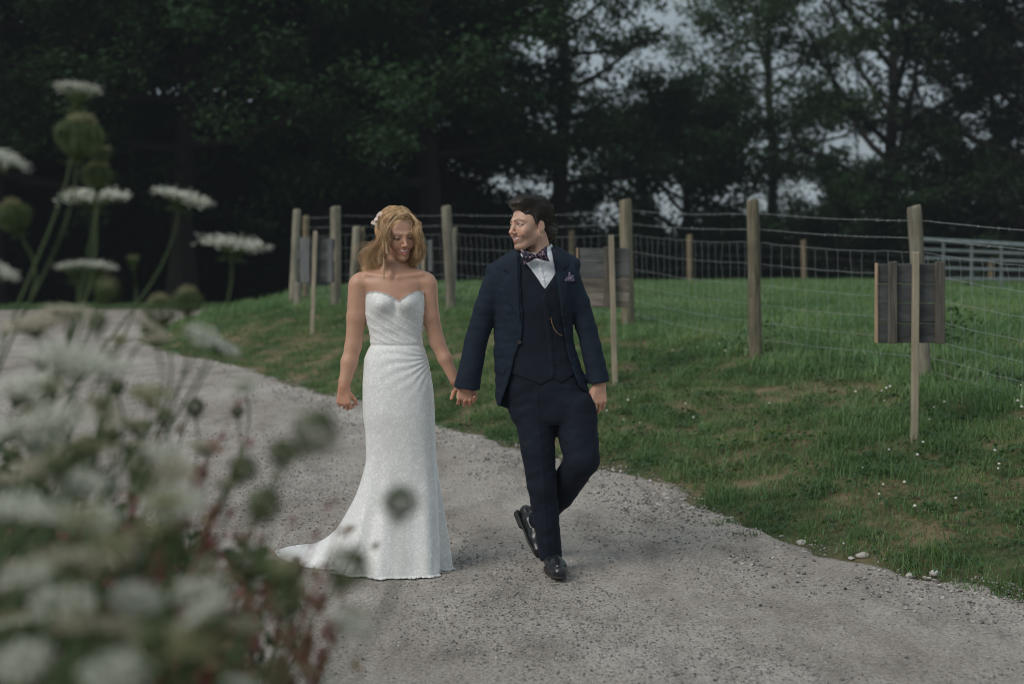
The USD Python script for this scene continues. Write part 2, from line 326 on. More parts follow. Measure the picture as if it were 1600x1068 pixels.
edge_tree = tree('dark_tree', 'near black dense tree closing the right edge of the picture', 61, on(1640, 40), mat_leaf_yew, .2,
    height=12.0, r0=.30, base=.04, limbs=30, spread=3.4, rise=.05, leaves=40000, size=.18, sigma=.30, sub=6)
# behind them the wood goes on
yew_kw = dict(height=11.0, r0=.30, base=.03, limbs=32, spread=3.6, rise=.08, leaves=40000, size=.20, sigma=.34, sub=6)
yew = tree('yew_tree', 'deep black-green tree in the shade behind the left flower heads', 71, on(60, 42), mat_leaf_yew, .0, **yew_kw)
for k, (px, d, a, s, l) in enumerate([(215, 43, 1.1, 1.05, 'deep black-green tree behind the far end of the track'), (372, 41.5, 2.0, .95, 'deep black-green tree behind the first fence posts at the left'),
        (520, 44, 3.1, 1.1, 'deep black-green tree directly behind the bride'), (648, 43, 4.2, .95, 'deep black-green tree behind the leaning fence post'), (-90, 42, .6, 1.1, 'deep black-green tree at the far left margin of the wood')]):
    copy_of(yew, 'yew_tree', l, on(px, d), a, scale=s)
copy_of(round_, 'bushy_tree', 'bushy dark tree before the foot of the forking tree', on(1335, 41.5), 1.9, scale=.56); copy_of(round_, 'bushy_tree', 'bushy dark tree right of the large sign board', on(1490, 41.5), 3.3, scale=.66)
copy_of(edge_tree, 'dark_tree', 'near black tree behind the metal gate', on(1560, 48), 2.0, scale=.78)
# hedge line beyond the field
def bush(name, label, seed, loc, mat, h, w, leaves, size=.15):
    rng = np.random.default_rng(seed); x = thing(name, label, 'hedge bush', loc, 0)
    n = 26; wood = MB(); cl = []
    for i in range(n):
        a = rng.random() * 2 * np.pi; rr = w * math.sqrt(rng.random()); hh = h * (.55 + .5 * rng.random()) * (1 - .45 * (rr / w) ** 2)
        s4 = np.linspace(0, 1, 5); p = np.stack([rr * np.cos(a) * s4, rr * .6 * np.sin(a) * s4, hh * s4], 1) + np.cumsum(rng.normal(0, .08, (5, 3)), 0) * s4[:, None]
        wood.add(*tube(p, .03 * (1 - s4) + .008, 4, False)); cl.append(p[1:])
    cl = np.concatenate(cl); c = cl[rng.integers(0, len(cl), leaves)] + rng.normal(0, .30, (leaves, 3)); c[:, 2] = np.abs(c[:, 2])
    obj('trunk', wood.get(), mat_bark, x); obj('crown', leaf_quads(rng, c, size), mat, x)
    return x
hb = bush('hedge_bush', 'dark hedge bush seen between the groom and the small sign board', 81, on(905, 47), mat_leaf_dark, 2.7, 2.0, 14000, .18)
for k, (px, d, a, s, l) in enumerate([(760, 45, 1.0, 1.1, 'dark hedge bush behind the wire netting left of the groom'), (1000, 47.5, 2.0, 1.0, 'dark hedge bush behind the tall square post by the small sign board'),
        (1085, 44, 3.0, .92, 'dark hedge bush behind the thin far post'), (1180, 47, 4.0, 1.05, 'dark hedge bush behind the round post in mid field'), (1280, 45, 5.0, .95, 'dark hedge bush behind the second thin far post'),
        (1375, 46.5, .5, 1.12, 'dark hedge bush behind the large sign board'), (1470, 45, 1.6, 1.0, 'dark hedge bush behind the left half of the metal gate'), (1590, 46, 2.7, 1.25, 'dark hedge bush behind the right half of the metal gate'),
        (835, 50, 3.3, 1.25, 'dark hedge bush behind the head of the groom'), (660, 44, 4.4, 1.2, 'dark hedge bush behind the shoulder of the bride')]):
    copy_of(hb, 'hedge_bush', l, on(px, d), a, scale=s)

# rank undergrowth under the left wood, closing the view between its trunks
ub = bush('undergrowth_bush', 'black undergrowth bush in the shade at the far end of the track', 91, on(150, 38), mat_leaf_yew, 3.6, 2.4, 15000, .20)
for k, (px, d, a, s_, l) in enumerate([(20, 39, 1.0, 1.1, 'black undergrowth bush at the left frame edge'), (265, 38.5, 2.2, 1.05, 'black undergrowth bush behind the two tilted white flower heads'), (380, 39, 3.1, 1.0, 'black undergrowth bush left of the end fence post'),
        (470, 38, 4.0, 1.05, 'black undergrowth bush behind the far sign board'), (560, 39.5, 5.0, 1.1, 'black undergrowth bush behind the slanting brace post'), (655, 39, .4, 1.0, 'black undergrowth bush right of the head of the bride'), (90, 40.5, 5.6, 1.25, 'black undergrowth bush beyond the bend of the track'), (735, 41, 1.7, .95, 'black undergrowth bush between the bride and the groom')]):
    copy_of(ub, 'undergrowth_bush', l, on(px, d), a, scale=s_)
# the wood goes on beyond the left edge of the picture
for src, nm, l, px, d, a, s_ in ((yew, 'yew_tree', 'deep black-green tree beyond the left frame edge, nearest to it', -230, 40, 2.6, 1.05), (oak, 'broadleaf_tree', 'broadleaf tree beyond the left frame edge', -330, 34, 1.4, 1.0), (yew, 'yew_tree', 'deep black-green tree farther beyond the left frame edge', -430, 41, .9, 1.1), (oak2, 'broadleaf_tree', 'broadleaf tree farthest beyond the left frame edge', -580, 36, 2.0, 1.0), (ub, 'undergrowth_bush', 'black undergrowth bush beyond the left frame edge', -150, 38, 2.0, 1.2), (ub, 'undergrowth_bush', 'black undergrowth bush farther beyond the left frame edge', -310, 38, .7, 1.2)):
    copy_of(src, nm, l, on(px, d), a, scale=s_)
# ---------------------------------------------------------------- fence, signs, gate
def wood_mat(name, c0, c1, c2, stretch=(9, 9, .8), scale=5.0, rough=.85):
    return M(name, {'tc': ('texture_coordinate', {}), 'oi': ('object_info', {}), 'of': ('vector_math', {'math_type': 'scale', 'scale': 37.0}), 'ad': ('vector_math', {'math_type': 'add'}),
        'mp': ('mapping', {'scale': stretch}), 'n': ('noise_texture', {'scale': scale, 'detail': 7.0, 'roughness': .68, 'distortion': .4}), 'n2': ('noise_texture', {'scale': 2.2, 'detail': 4.0}),
        'r': ('rgb_ramp', {'ramp': [(.25, c0), (.5, c1), (.75, c2)]}), 'r2': ('rgb_ramp', {'ramp': [(.3, (.72, .74, .72)), (.65, (1.1, 1.08, 1.05))]}), 'm': ('mix', {'mix_type': 'multiply', 'fac': 1.0}),
        'va': ('math', {'math_type': 'multiply_add', 'value2': .4, 'value3': .8}), 'h': ('hsv', {}), 'b': ('bump', {'strength': .6, 'distance': .006}), 'p': ('principled_bsdf', {'roughness': rough, 'specular_ior_level': .25})},
        [('oi.location', 'of.vector1'), ('tc.object', 'ad.vector1'), ('of.vector', 'ad.vector2'), ('ad.vector', 'mp.vector'), ('mp.vector', 'n.vector'), ('ad.vector', 'n2.vector'), ('n.fac', 'r.fac'), ('n2.fac', 'r2.fac'),
         ('r.color', 'm.color1'), ('r2.color', 'm.color2'), ('oi.random', 'va.value1'), ('va.value', 'h.value'), ('m.color', 'h.color'), ('h.color', 'p.base_color'), ('n.fac', 'b.height'), ('b.normal', 'p.normal')])
mat_post = wood_mat('post_timber', (.060, .052, .034), (.165, .145, .102), (.29, .262, .20))
mat_postgrey = wood_mat('post_silvered', (.075, .068, .050), (.19, .175, .138), (.31, .29, .24))
mat_brownpost = wood_mat('post_brown', (.085, .068, .042), (.15, .122, .078), (.21, .175, .12))
mat_stake = wood_mat('stake_pale', (.20, .172, .125), (.30, .262, .198), (.38, .34, .27), (14, 14, .9))
mat_board = wood_mat('board_grey', (.040, .041, .043), (.078, .080, .083), (.135, .137, .14), (1.1, 4, 5), 3.0)
mat_board_worn = wood_mat('board_worn', (.055, .048, .040), (.13, .115, .098), (.29, .27, .24), (1.1, 4, 6), 3.4)
mat_batten = wood_mat('batten_brown', (.05, .045, .038), (.11, .098, .082), (.18, .165, .14))
mat_batten_grey = wood_mat('batten_grey', (.065, .07, .075), (.125, .13, .135), (.19, .19, .19))
mat_edge = wood_mat('sawn_edge', (.24, .17, .11), (.36, .26, .18), (.45, .34, .25))
mat_wire = M('galvanised_wire', {'p': ('principled_bsdf', {'base_color': (.30, .32, .315), 'metallic': .3, 'roughness': .6})}, [])
mat_gate = M('galvanised_gate', {'g': ('geometry', {}), 'n': ('noise_texture', {'scale': 6.0, 'detail': 4.0}), 'r': ('rgb_ramp', {'ramp': [(.3, (.10, .125, .13)), (.7, (.15, .18, .19))]}), 'p': ('principled_bsdf', {'metallic': .3, 'roughness': .6})},
    [('g.position', 'n.vector'), ('n.fac', 'r.fac'), ('r.color', 'p.base_color')])

def post_mesh(base, top, r, seed, square=False, flare=0.0, sides=14):
    """A rough round (or squarish) post with a bevelled, slightly sloping top."""
    rng = np.random.default_rng(seed); n = 16; t = np.concatenate([np.linspace(0, .985, n - 1), [1.0]])
    base, top = np.asarray(base, float), np.asarray(top, float); ang = np.arange(sides) * 2 * np.pi / sides + rng.random()
    F = frame_to(top - base); u, w = F[:, 0], F[:, 1]
    v = []
    sq = (1 / np.maximum(np.abs(np.cos(ang - .6)), np.abs(np.sin(ang - .6)))) ** .75 if square else 1 + .05 * np.sin(2 * ang + seed)
    for q in t:
        rad = r * (1.05 - .1 * q + flare * q) * sq * (1 + .05 * (meshkit.noise(np.stack([np.cos(ang) * 1.5, np.sin(ang) * 1.5, 0 * ang + q * 5], -1), seed) - .5))
        if q == 1.0: rad = rad * .86
        v.append(base + (top - base) * q + np.outer(np.cos(ang) * rad, u) + np.outer(np.sin(ang) * rad, w))
    v = np.concatenate(v)
    i, j = np.meshgrid(np.arange(n - 1), np.arange(sides), indexing='ij')
    q4 = np.stack([i * sides + j, i * sides + (j + 1) % sides, (i + 1) * sides + (j + 1) % sides, (i + 1) * sides + j], -1).reshape(-1, 4)
    v[-sides:] += np.outer(np.cos(ang - 1.0), (top - base) / np.linalg.norm(top - base)) * .010
    v = np.vstack([v, v[-sides:].mean(0)]); k = np.arange(sides)
    f = np.vstack([q4[:, [0, 1, 2]], q4[:, [0, 2, 3]], np.stack([(n - 1) * sides + k, (n - 1) * sides + (k + 1) % sides, np.full(sides, n * sides)], 1)])
    return v, f

def post_between(bx, by, tx, ty, wpx, seed, d=None):
    """Foot and head given as pixels of the photograph; the foot stands on the ground there."""
    b = hit(bx, by) if d is None else at(bx, by, d)
    if d is not None: b[2] = float(H(b[0], d))
    d = b[1]; top = at(tx, ty, d)
    return b - np.array([0, 0, .12]), top, wpx * d / FPX / 2

fence = thing('stock_fence', 'weathered timber post and wire fence running along the top of the grass bank', 'fence')
POSTS = [  # foot px, head px, width px, material, square, label
    (1446, 590, 1428, 322, 20, mat_postgrey, False, .12, 'leaning round post behind the large sign board'),
    (1181, 560, 1176, 312, 20, mat_post, False, 0, 'round post standing alone in mid fence'),
    (982, 515, 977, 312, 17, mat_post, True, 0, 'squared post behind the small sign board'),
    (706, 484, 697, 322, 15, mat_postgrey, False, .1, 'leaning post between bride and groom'),
    (525, 463, 524, 323, 15, mat_postgrey, True, 0, 'squared post left of the bride'),
    (457, 453, 464, 327, 12, mat_postgrey, False, 0, 'tilted post at the end of the fence'),
]
line = []
for k, (bx, by, tx, ty, w, mt, sq, fl, lab) in enumerate(POSTS):
    b, tp, r = post_between(bx, by, tx, ty, w, k, {4: 20.4, 5: 22.6}.get(k))
    obj('post', post_mesh(b, tp, r, 100 + k, sq, fl), mt, fence, smooth=50, label=lab)
    line.append((b + np.array([0, 0, .12]), tp, r))
for k, (bx, by, tx, ty, w, mt, lab) in enumerate([(548, 458, 557, 354, 12, mat_postgrey, 'slanting brace post left of the hair of the bride'), (561, 458, 567, 356, 7, mat_brownpost, 'brown slat against the slanting brace post'),
        (707, 478, 711, 356, 8, mat_postgrey, 'thin prop against the leaning post'), (478, 452, 478, 337, 10, mat_brownpost, 'brown post behind the end post'), (466, 458, 465, 441, 11, mat_postgrey, 'short stump at the end of the fence')]):
    b, tp, r = post_between(bx, by, tx, ty, w, k, (19.6, 19.7, None, 23.0, 22.0)[k])
    obj('post', post_mesh(b, tp, r, 120 + k), mt, fence, smooth=50, label=lab)
# fence line continued to the right of the frame
off = [np.array([3.55, 7.6]), np.array([4.15, 5.4])]
for q in off:
    g0 = np.array([q[0], q[1], float(H(*q))]); line.insert(0, (g0, g0 + np.array([0, 0, 1.22]), .05))
    obj('post', post_mesh(g0 - [0, 0, .1], g0 + [0, 0, 1.22], .05, 140), mat_post, fence, smooth=50)
heights = [.05, .15, .28, .42, .575, .74, .905, 1.01, 1.135]     # strand heights above the ground at a post 1.24 m tall
rngf = np.random.default_rng(4)
def strand(h, barbed, seed):
    rng = np.random.default_rng(seed); pts = []
    for (g0, t0, r0), (g1, t1, r1) in zip(line[:-1], line[1:]):
        L = np.linalg.norm(g1 - g0); n = max(8, int(L / .07)); s = np.linspace(0, 1, n, endpoint=False)
        k0, k1 = (t0[2] - g0[2]) / 1.24, (t1[2] - g1[2]) / 1.24
        a = g0 + (t0 - g0) * h / 1.24; b = g1 + (t1 - g1) * h / 1.24
        dirv = (b - a)[:2] / np.linalg.norm((b - a)[:2]); side = np.array([dirv[1], -dirv[0], 0]) * (-1)
        side = side if side[1] > 0 else -side
        p = a + (b - a) * s[:, None]
        p[:, 2] -= .018 * np.sin(np.pi * s) * L / 2.5; p[:, 2] += (meshkit.noise(np.stack([s * L * 5, 0 * s + seed * 3.3, 0 * s], -1), seed) - .5) * (.012 if not barbed else .006)
        p += side * (r0 * (1 - s) + r1 * s + .004)[:, None]
        pts.append(p)
    return np.concatenate(pts)
def barbs(p, seed):
    rng = np.random.default_rng(seed); m = MB(); seg = np.linalg.norm(np.diff(p, axis=0), axis=1); cs = np.concatenate([[0], np.cumsum(seg)])
    for q in np.arange(.1, cs[-1], .13):
        c = np.array([np.interp(q, cs, p[:, k]) for k in range(3)])
        for _ in range(2):
            d = rng.normal(size=3); d /= np.linalg.norm(d); m.add(*tube(np.array([c - d * .013, c + d * .013]), .0011, 3))
    return m
strands = []
for k, h in enumerate(heights):
    b = k >= 7; p = strand(h, b, k + 1); strands.append(p)
    m = MB().add(*tube(p, .0014 if not b else .0017, 4))
    if b: mb = barbs(p, k); m.add(*mb.get())
    obj('barbed_wire' if b else 'wire', m.get(), mat_wire, fence)
low, top = strands[0], strands[6]
cs = np.concatenate([[0], np.cumsum(np.linalg.norm(np.diff(low[:, :2], axis=0), axis=1))])
for k, q in enumerate(np.arange(.08, cs[-1], .152)):
    rng = np.random.default_rng(900 + k)
    pts = np.array([[np.interp(q, cs, s[:, c]) for c in range(3)] for s in strands[:7]]); pts[1:6, :2] += rng.normal(0, .006, (5, 2))
    t = np.linspace(0, 6, 13); pp = np.stack([np.interp(t, np.arange(7), pts[:, c]) for c in range(3)], 1); pp[1::2, 0] += rng.normal(0, .004, 6)
    obj('stay_wire', tube(pp, .0011, 3), mat_wire, fence)

# far fence across the field
far = thing('far_fence', 'thin line of far posts and wire across the back of the field', 'fence')
fl = []
for k, (bx, by, tx, ty, w, lab) in enumerate([(893, 447, 893, 360, 9, ''), (1078, 447, 1077, 367, 9, ''), (1257, 447, 1255, 375, 9, ''), (1549, 452, 1548, 404, 9, ''), (1700, 452, 1699, 398, 9, '')]):
    d = 34.0 - k * .35; b = at(bx, by, d); b[2] = float(H(b[0], b[1])) - .1; tp = at(tx, ty, d)
    obj('post', post_mesh(b, tp, w * d / FPX / 2, 200 + k), mat_brownpost, far, smooth=50); fl.append((b, tp))
for h in (.55, .85, 1.1):
    pts = np.array([b + (t - b) * (h / 1.3) for b, t in fl])
    obj('wire', tube(pts, .0014, 3), mat_wire, far)

# metal field gate
gate = thing('field_gate', 'galvanised metal field gate with horizontal bars behind the large sign board at right', 'gate')
gd = 26.0; g0 = at(1436, 446, gd); g1 = at(1690, 446, gd - 3.2)
zb = float(H(*((g0 + g1) / 2)[:2])) + .05; zt0, zt1 = at(1436, 374, gd)[2], at(1690, 388, gd - 3.2)[2]
for f in (0.0, .20, .38, .58, .80, 1.0):
    a = np.array([g0[0], g0[1], zb + (zt0 - zb) * (1 - f)]); b = np.array([g1[0], g1[1], zb + (zt1 - zb) * (1 - f)])
    obj('bar', tube(np.array([a, (a + b) / 2, b]), .042 if f == 0 else .026, 8), mat_gate, gate, smooth=40)
for px in (1436, 1478, 1525, 1572, 1630, 1690):
    s = (px - 1436) / (1690 - 1436.); p = g0 + (g1 - g0) * s; zt = zt0 + (zt1 - zt0) * s
    obj('upright', tube(np.array([[p[0], p[1] - .028, zb], [p[0], p[1] - .028, (zb + zt) / 2], [p[0], p[1] - .028, zt]]), .026, 8), mat_gate, gate, smooth=40)

# wooden sign boards on stakes, seen from behind
def sign(label, stake, box, rows, battens, turn, seed, mats, edge=True, dist=None):
    """stake: foot px, head px, width px; box: x0, y0, x1, y1 in px; battens: (x0, x1, material) in px."""
    bx, by, tx, ty, w = stake; b = hit(bx, by)
    if dist: b = at(bx, by, dist); b[2] = float(H(b[0], dist))
    d = b[1]; x = thing('wooden_sign', label, 'sign', b)
    rng = np.random.default_rng(seed); tp = at(tx, ty, d) - b; r = w * d / FPX / 2
    v, f = board((2 * r, r * 1.7, 1.0), .006, seed, .003); v = v.copy(); v[:, 2] += .5
    L = np.array([0, 0, -.15]); v = L + np.outer(v[:, 2], tp - L) + np.stack([v[:, 0], v[:, 1], 0 * v[:, 0]], 1)
    obj('stake', (v, f), mat_stake, x, smooth=30)
    x0, y0, x1, y1 = box; c = at((x0 + x1) / 2, (y0 + y1) / 2, d) - b; W = (x1 - x0) * d / FPX; Hh = (y1 - y0) * d / FPX
    yb = r * .85 + .035                                     # boards stand behind the stake
    def put(name, mesh, mat, dx, dz, dy, lab=None):
        v = np.asarray(mesh[0]) + np.array([dx, dy, dz]); v = rotz(v, turn) + np.array([c[0], yb, c[2]])
        obj(name, (v, mesh[1]), mat, x, smooth=30, label=lab)
    ph = Hh / rows
    for k in range(rows):
        put('plank', board((W * (1 - .01 * rng.random()), .022, ph - .0045), .0045, seed + k, .006), mats[0] if k < rows - mats[2] else mats[1], rng.normal(0, .005), Hh / 2 - ph * (k + .5), rng.normal(0, .004))
    for (a, e, mt) in battens:
        wd = (e - a) * d / FPX; put('batten', board((wd, .03, Hh * (1.01 + .02 * rng.random())), .004, seed + 50, .004), mt, ((a + e) / 2 - (x0 + x1) / 2) * d / FPX, .004, -.0275)
    if edge: put('edge_strip', board((.014, .034, Hh * 1.005), .003, seed + 70, .002), mat_edge, -W / 2 - .008, 0, -.004)
    return x
sign('large grey plank sign board on a pale stake at the right, seen from behind', (1429, 690, 1431, 393, 11), (1374, 411, 1480, 536), 4, [(1389, 1402, mat_batten), (1464, 1478, mat_batten)], .05, 300, (mat_board, mat_board, 0))
sign('small grey plank sign board beside the shoulder of the groom, lower planks worn pale', (962, 600, 955, 368, 9), (904, 387, 984, 480), 4, [(944, 953, mat_batten)], -.06, 320, (mat_board, mat_board_worn, 2))
sign('far grey sign board with upright battens left of the bride', (487, 523, 493, 361, 6.5), (463, 373, 521, 441), 4, [(469, 483, mat_batten_grey), (511, 519, mat_batten_grey)], .0, 340, (mat_board, mat_board, 0), False)
sign('far sign board half hidden behind the right shoulder of the bride', (661, 520, 661, 372, 6), (650, 376, 676, 424), 4, [(651, 656, mat_batten_grey), (668, 675, mat_batten_grey)], .0, 360, (mat_board_worn, mat_board, 0), False)
# ---------------------------------------------------------------- sculpting: distance fields on a grid, meshed by surface nets
def axis_of(lo, hi, h, fine=()):
    out = [lo]
    while out[-1] < hi:
        x = out[-1]; s = h
        for a, b, hf in fine:
            gap = a - x if x < a else (x - b if x > b else 0)
            s = min(s, hf + max(gap, 0) * .25)
        out.append(x + s)
    return np.array(out, np.float32)
class Vol:
    def __init__(s, xs, ys, zs):
        s.ax = (xs, ys, zs); s.F = np.full((len(xs), len(ys), len(zs)), .5, np.float32)
    def _sub(s, lo, hi):
        sl = tuple(slice(max(0, int(np.searchsorted(a, l)) - 1), int(np.searchsorted(a, h)) + 1) for a, l, h in zip(s.ax, lo, hi))
        return sl, s.ax[0][sl[0]][:, None, None], s.ax[1][sl[1]][None, :, None], s.ax[2][sl[2]][None, None, :]
    def add(s, prim, k=.008):
        fn, lo, hi = prim; m = k + .02; sl, X, Y, Z = s._sub(np.asarray(lo) - m, np.asarray(hi) + m)
        if 0 in s.F[sl].shape: return s
        d = fn(X, Y, Z).astype(np.float32); f = s.F[sl]; h = np.maximum(k - np.abs(d - f), 0) / k
        s.F[sl] = np.minimum(d, f) - h * h * k * .25
        return s
    def cut(s, prim, k=.004):
        fn, lo, hi = prim; m = k + .02; sl, X, Y, Z = s._sub(np.asarray(lo) - m, np.asarray(hi) + m)
        if 0 in s.F[sl].shape: return s
        d = -fn(X, Y, Z).astype(np.float32); f = s.F[sl]; h = np.maximum(k - np.abs(d - f), 0) / k
        s.F[sl] = np.maximum(d, f) + h * h * k * .25
        return s
    def mesh(s):
        F = s.F; ins = F < 0; c = ins.astype(np.uint8)
        c = c[:-1] + c[1:]; c = c[:, :-1] + c[:, 1:]; c = c[:, :, :-1] + c[:, :, 1:]
        act = np.argwhere((c > 0) & (c < 8)); ids = np.full(c.shape, -1, np.int32); ids[tuple(act.T)] = np.arange(len(act))
        acc = np.zeros((len(act), 3)); cnt = np.zeros(len(act))
        for a in range(3):
            o = [b for b in range(3) if b != a]
            for u in (0, 1):
                for w in (0, 1):
                    p = act.copy(); p[:, o[0]] += u; p[:, o[1]] += w; q = p.copy(); q[:, a] += 1
                    f0 = F[tuple(p.T)]; f1 = F[tuple(q.T)]; m = (f0 < 0) != (f1 < 0); t = f0[m] / (f0[m] - f1[m])
                    pos = np.stack([s.ax[b][p[m, b]] for b in range(3)], 1).astype(float); pos[:, a] += t * (s.ax[a][q[m, a]] - s.ax[a][p[m, a]])
                    acc[m] += pos; cnt[m] += 1
        v = acc / np.maximum(cnt, 1)[:, None]; fs = []
        for a in range(3):
            o = [(a + 1) % 3, (a + 2) % 3]
            s0 = [slice(None)] * 3; s1 = [slice(None)] * 3; s0[a] = slice(None, -1); s1[a] = slice(1, None)
            for b in o: s0[b] = slice(1, -1); s1[b] = slice(1, -1)
            A, B = ins[tuple(s0)], ins[tuple(s1)]; e = np.argwhere(A != B); flip = A[tuple(e.T)]
            e[:, o[0]] += 1; e[:, o[1]] += 1
            def cell(d0, d1):
                g = e.copy(); g[:, o[0]] += d0; g[:, o[1]] += d1; return ids[tuple(g.T)]
            q = np.stack([cell(-1, -1), cell(0, -1), cell(0, 0), cell(-1, 0)], 1); q[~flip] = q[~flip][:, ::-1]; fs.append(q)
        q = np.concatenate(fs); q = q[(q >= 0).all(1)]
        return v, np.vstack([q[:, [0, 1, 2]], q[:, [0, 2, 3]]])

def cone(a, b, ra, rb=None, sy=1.0):
    """Round cone between two points; sy < 1 flattens it along y."""
    a = np.asarray(a, float); b = np.asarray(b, float); rb = ra if rb is None else rb; r = max(ra, rb)
    d = b - a; d2 = d.copy(); d2[1] /= sy; L = max(float(d2 @ d2), 1e-12)
    def fn(X, Y, Z):
        x, y, z = X - a[0], (Y - a[1]) / sy, Z - a[2]
        t = np.clip((x * d2[0] + y * d2[1] + z * d2[2]) / L, 0, 1)
        return (np.sqrt((x - t * d2[0]) ** 2 + (y - t * d2[1]) ** 2 + (z - t * d2[2]) ** 2) - (ra + (rb - ra) * t)) * min(1, sy ** .5)
    return fn, np.minimum(a, b) - r, np.maximum(a, b) + r
def ell(c, r, R=None):
    c = np.asarray(c, float); r = np.asarray(r, float) * np.ones(3)
    def fn(X, Y, Z):
        x, y, z = X - c[0], Y - c[1], Z - c[2]
        if R is not None: x, y, z = (R[0, i] * x + R[1, i] * y + R[2, i] * z for i in range(3))
        k0 = np.sqrt((x / r[0]) ** 2 + (y / r[1]) ** 2 + (z / r[2]) ** 2); k1 = np.sqrt((x / r[0] ** 2) ** 2 + (y / r[1] ** 2) ** 2 + (z / r[2] ** 2) ** 2)
        return k0 * (k0 - 1) / np.maximum(k1, 1e-6)
    m = r.max() if R is not None else r
    return fn, c - m, c + m
def stack(levels, p=2.0):
    """A trunk of horizontal ellipses: rows of z, cx, cy, a, b."""
    from scipy.interpolate import PchipInterpolator
    L = np.array(sorted(levels)); f = PchipInterpolator(L[:, 0], L[:, 1:]); z0, z1 = L[0, 0], L[-1, 0]
    def fn(X, Y, Z):
        q = f(np.clip(Z.ravel(), z0, z1)).astype(np.float32); cx, cy, a, b = (q[:, i][None, None, :] for i in range(4))
        k = ((np.abs(X - cx) / a) ** p + (np.abs(Y - cy) / b) ** p) ** (1 / p)
        d = (k - 1) * np.minimum(a, b); e = np.maximum(z0 - Z, Z - z1)
        return np.maximum(d, e)
    ext = np.array([(r[1] - r[3], r[1] + r[3], r[2] - r[4], r[2] + r[4]) for r in L])
    return fn, np.array([ext[:, 0].min(), ext[:, 2].min(), z0]), np.array([ext[:, 1].max(), ext[:, 3].max(), z1])
def prism(poly, y0, y1):
    """Region inside a polygon in the xz plane, between two depths."""
    P = np.asarray(poly, float)
    def fn(X, Y, Z):
        x, z = np.broadcast_arrays(X[:, :, :], Z[:, :, :]); d = np.full(x.shape, 1e9); inside = np.zeros(x.shape, bool)
        for (ax, az), (bx, bz) in zip(P, np.roll(P, -1, 0)):
            ex, ez = bx - ax, bz - az; t = np.clip(((x - ax) * ex + (z - az) * ez) / (ex * ex + ez * ez + 1e-12), 0, 1)
            d = np.minimum(d, (x - ax - t * ex) ** 2 + (z - az - t * ez) ** 2)
            c = ((az > z) != (bz > z)) & (x < (bx - ax) * (z - az) / (bz - az + 1e-12) + ax); inside ^= c
        d = np.sqrt(d) * np.where(inside, -1, 1)
        return np.maximum(d, np.maximum(y0 - Y, Y - y1))
    return fn, np.array([P[:, 0].min(), y0, P[:, 1].min()]), np.array([P[:, 0].max(), y1, P[:, 1].max()])
def moved(prim, C, R):
    """A primitive given in a local frame, placed at C and turned by R."""
    fn, lo, hi = prim; C = np.asarray(C, float)
    cor = np.array([[(lo, hi)[i][0], (lo, hi)[j][1], (lo, hi)[k][2]] for i in (0, 1) for j in (0, 1) for k in (0, 1)]) @ R.T + C
    def g(X, Y, Z):
        x, y, z = X - C[0], Y - C[1], Z - C[2]
        return fn(*(R[0, i] * x + R[1, i] * y + R[2, i] * z for i in range(3)))
    return g, cor.min(0), cor.max(0)
def euler(yaw_left, pitch_down, roll=0.0):
    a, b, c = -math.radians(yaw_left), math.radians(pitch_down), math.radians(roll)
    Rz = np.array([[math.cos(a), -math.sin(a), 0], [math.sin(a), math.cos(a), 0], [0, 0, 1]]); Rx = np.array([[1, 0, 0], [0, math.cos(b), -math.sin(b)], [0, math.sin(b), math.cos(b)]])
    Ry = np.array([[math.cos(c), 0, math.sin(c)], [0, 1, 0], [-math.sin(c), 0, math.cos(c)]])
    return Ry @ Rz @ Rx

def sculpt_head(vol, C, R, S, male):
    def A(p, k): vol.add(moved(p, C, R), k)
    def U(p, k): vol.cut(moved(p, C, R), k)
    q = lambda *a: np.array(a) * S
    e = lambda c, r: ell(q(*c), q(*r)); c_ = lambda a, b, ra, rb: cone(q(*a), q(*b), ra * S, rb * S)
    A(e((0, .018, .035), (.074, .094, .083)), .01)
    A(e((0, -.030, -.012), (.062 if male else .060, .062, .086)), .02)
    j = 1.0 if male else .86
    for s in (-1, 1):
        A(c_((s * .052 * j, .004, -.048), (s * .020 * j, -.060, -.098), .022 * j, .017 * j), .022)
        A(e((s * .042, -.060, -.028), (.022, .022, .019)), .02)
        A(e((s * .036, -.069, -.042), (.017, .014, .014)), .014)
        A(c_((s * .012, -.087, .020), (s * .046, -.068, .019), .010 if male else .0075, .008), .014)
    A(e((0, -.072, -.101), (.020 * (1.1 if male else .9), .020, .017)), .016)
    for s in (-1, 1): U(e((s * .032, -.103, .001), (.018, .021, .012)), .012)
    A(c_((0, -.087, .012), (0, -.110, -.028), .0068, .0088), .012)
    A(e((0, -.1135, -.0315), (.0092, .0095, .0088)), .006)
    for s in (-1, 1): A(e((s * .0115, -.100, -.0355), (.0075, .0095, .0068)), .006)
    A(e((0, -.072, -.064), (.031, .022, .024)), .014)
    for s in (-1, 1):
        U(e((s * .0058, -.107, -.0415), (.0030, .005, .0026)), .002)
        A(c_((0, -.0945, -.0575), (s * .0255, -.0795, -.0535), .0048, .0022), .005)
        A(c_((0, -.0925, -.0765 if male else -.0790), (s * .0225, -.0805, -.0600), .0060, .0022), .005)
        U(c_((0, -.0965, -.0662 if male else -.0672), (s * .0245, -.0835, -.0548), .0062 if male else .0080, .0030), .002)
        A(e((s * .032, -.0735, .0005), (.0150, .0150, .0135)), .004)
        U(e((s * .032, -.0905, -.0005), (.0135, .010, 0.0040 if male else .0018)), .001)
        A(e((s * .0765, .010, -.010), (.0085, .018, .031)), .008)
        U(e((s * .0855, .004, -.006), (.0055, .010, .018)), .004)

